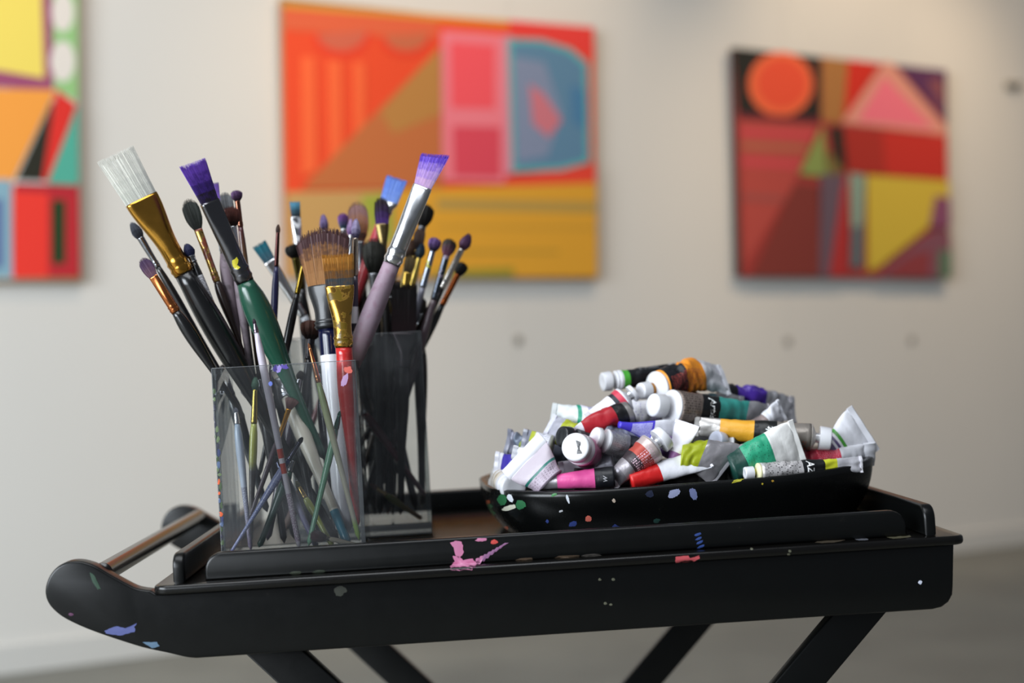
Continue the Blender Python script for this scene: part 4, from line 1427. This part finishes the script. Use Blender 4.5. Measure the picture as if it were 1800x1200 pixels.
for x, w, c_ in ((520, 14, '#3a3f34'), (560, 12, '#363c32'), (920, 18, '#5a4a3c'), (995, 26, '#57483a'), (1040, 20, '#4c4844'), (1460, 28, '#4c4438'), (1515, 14, '#6a6c74'), (1580, 22, '#605c48')):
    yy = 1019 - (x - 300) * .0585
    stain(trolley, tr_tree, c_, blob(x, yy, w, 3, -3.4), fine=2)
GR = '#24603a'
for c_, x, y, rx, ry in ((GR, 882, 878, 10, 10), (GR, 862, 896, 11, 12), (GR, 915, 886, 9, 10), ('#2a6a3a', 878, 922, 7, 6), ('#c8ccd2', 897, 875, 6, 8), ('#c0c0ae', 896, 892, 13, 5), ('#387c40', 974, 869, 6, 3),
                         ('#b85c4e', 1034, 911, 6, 6), ('#2b3a74', 1008, 920, 9, 5), ('#2b3a74', 1082, 928, 8, 7), ('#2b3a74', 962, 916, 3, 4), ('#9298b8', 1186, 866, 14, 8), ('#6d759c', 1219, 868, 9, 14),
                         ('#1c2238', 1142, 868, 8, 8), ('#c8ccd4', 998, 876, 3, 9), ('#a8a430', 1298, 844, 14, 2.5), ('#b08a30', 1358, 845, 2.5, 2.5), ('#b8a430', 1340, 850, 2, 2), ('#a84a2a', 890, 928, 5, 4),
                         ('#a8502c', 858, 882, 4, 4), ('#1c3a34', 1154, 915, 8, 5), ('#b0b0b4', 986, 898, 4, 2), ('#b0a090', 1079, 879, 3, 4)):
    stain(bowl_root, bowl_tree, c_, blob(x, y, rx, ry, -20), fine=4)
vp = bmesh.new()
for o in vase_f.children:
    if o.name.startswith('pane'):
        vp.from_mesh(o.data)
bmesh.ops.translate(vp, verts=vp.verts, vec=V(vase_f['_o']))
vt = BVHTree.FromBMesh(vp)
vp.free()
rng = random.Random(3)
for i in range(26):
    y = 690 + i * 10.5 + rng.uniform(-4, 4)
    x = 369.5 + (y - 645) * .064 + rng.uniform(0, 6)
    c_ = rng.choice(['#3c4468', '#5a6a8a', '#4a5a40', '#6a7a58', '#3a3a48'])
    if 835 < y < 850 or 862 < y < 870 or 893 < y < 905:
        c_ = '#e0663c'
    stain(vase_f, vt, c_, blob(x, y, rng.uniform(2, 4), rng.uniform(3, 8)), fine=2)
for x, y, rx, ry, c_ in ((490, 646, 6, 11, '#9a8ad0'), (484, 648, 5, 7, '#3c3278'), (500, 644, 8, 5, '#5a4aa0'), (476, 674, 4, 5, '#6a7ac8'), (612, 650, 9, 7, '#d8685c'), (606, 668, 6, 14, '#b894bc')):
    stain(vase_f, vt, c_, blob(x, y, rx, ry, 20), fine=4)

# yellow dab on the violet brush's ferrule, black mark on the end-on cap
for root, pn, col, shapes in ((violet_brush, 'ferrule', '#c8bc2a', [blob(413, 462, 6, 10, 10), blob(417, 470, 5, 4)]),
                              (bow_tube, 'cap', '#17151a', [[(1012, 773), (1021, 776), (1020, 783), (1018, 786), (1015, 786), (1014, 781)], [(1015, 784), (1019, 784), (1019, 792), (1016, 792)],
                                                            [(1015, 790), (1020, 790), (1024, 797), (1014, 798)]])):
    o = [c for c in root.children if c.name.split('.')[0] == pn][0]
    tree = world_tree(o)
    for sh in shapes:
        stain(root, tree, col, sh, fine=2, off=.0003)

for o in bpy.data.objects:
    if '_o' in o.keys():
        del o['_o']
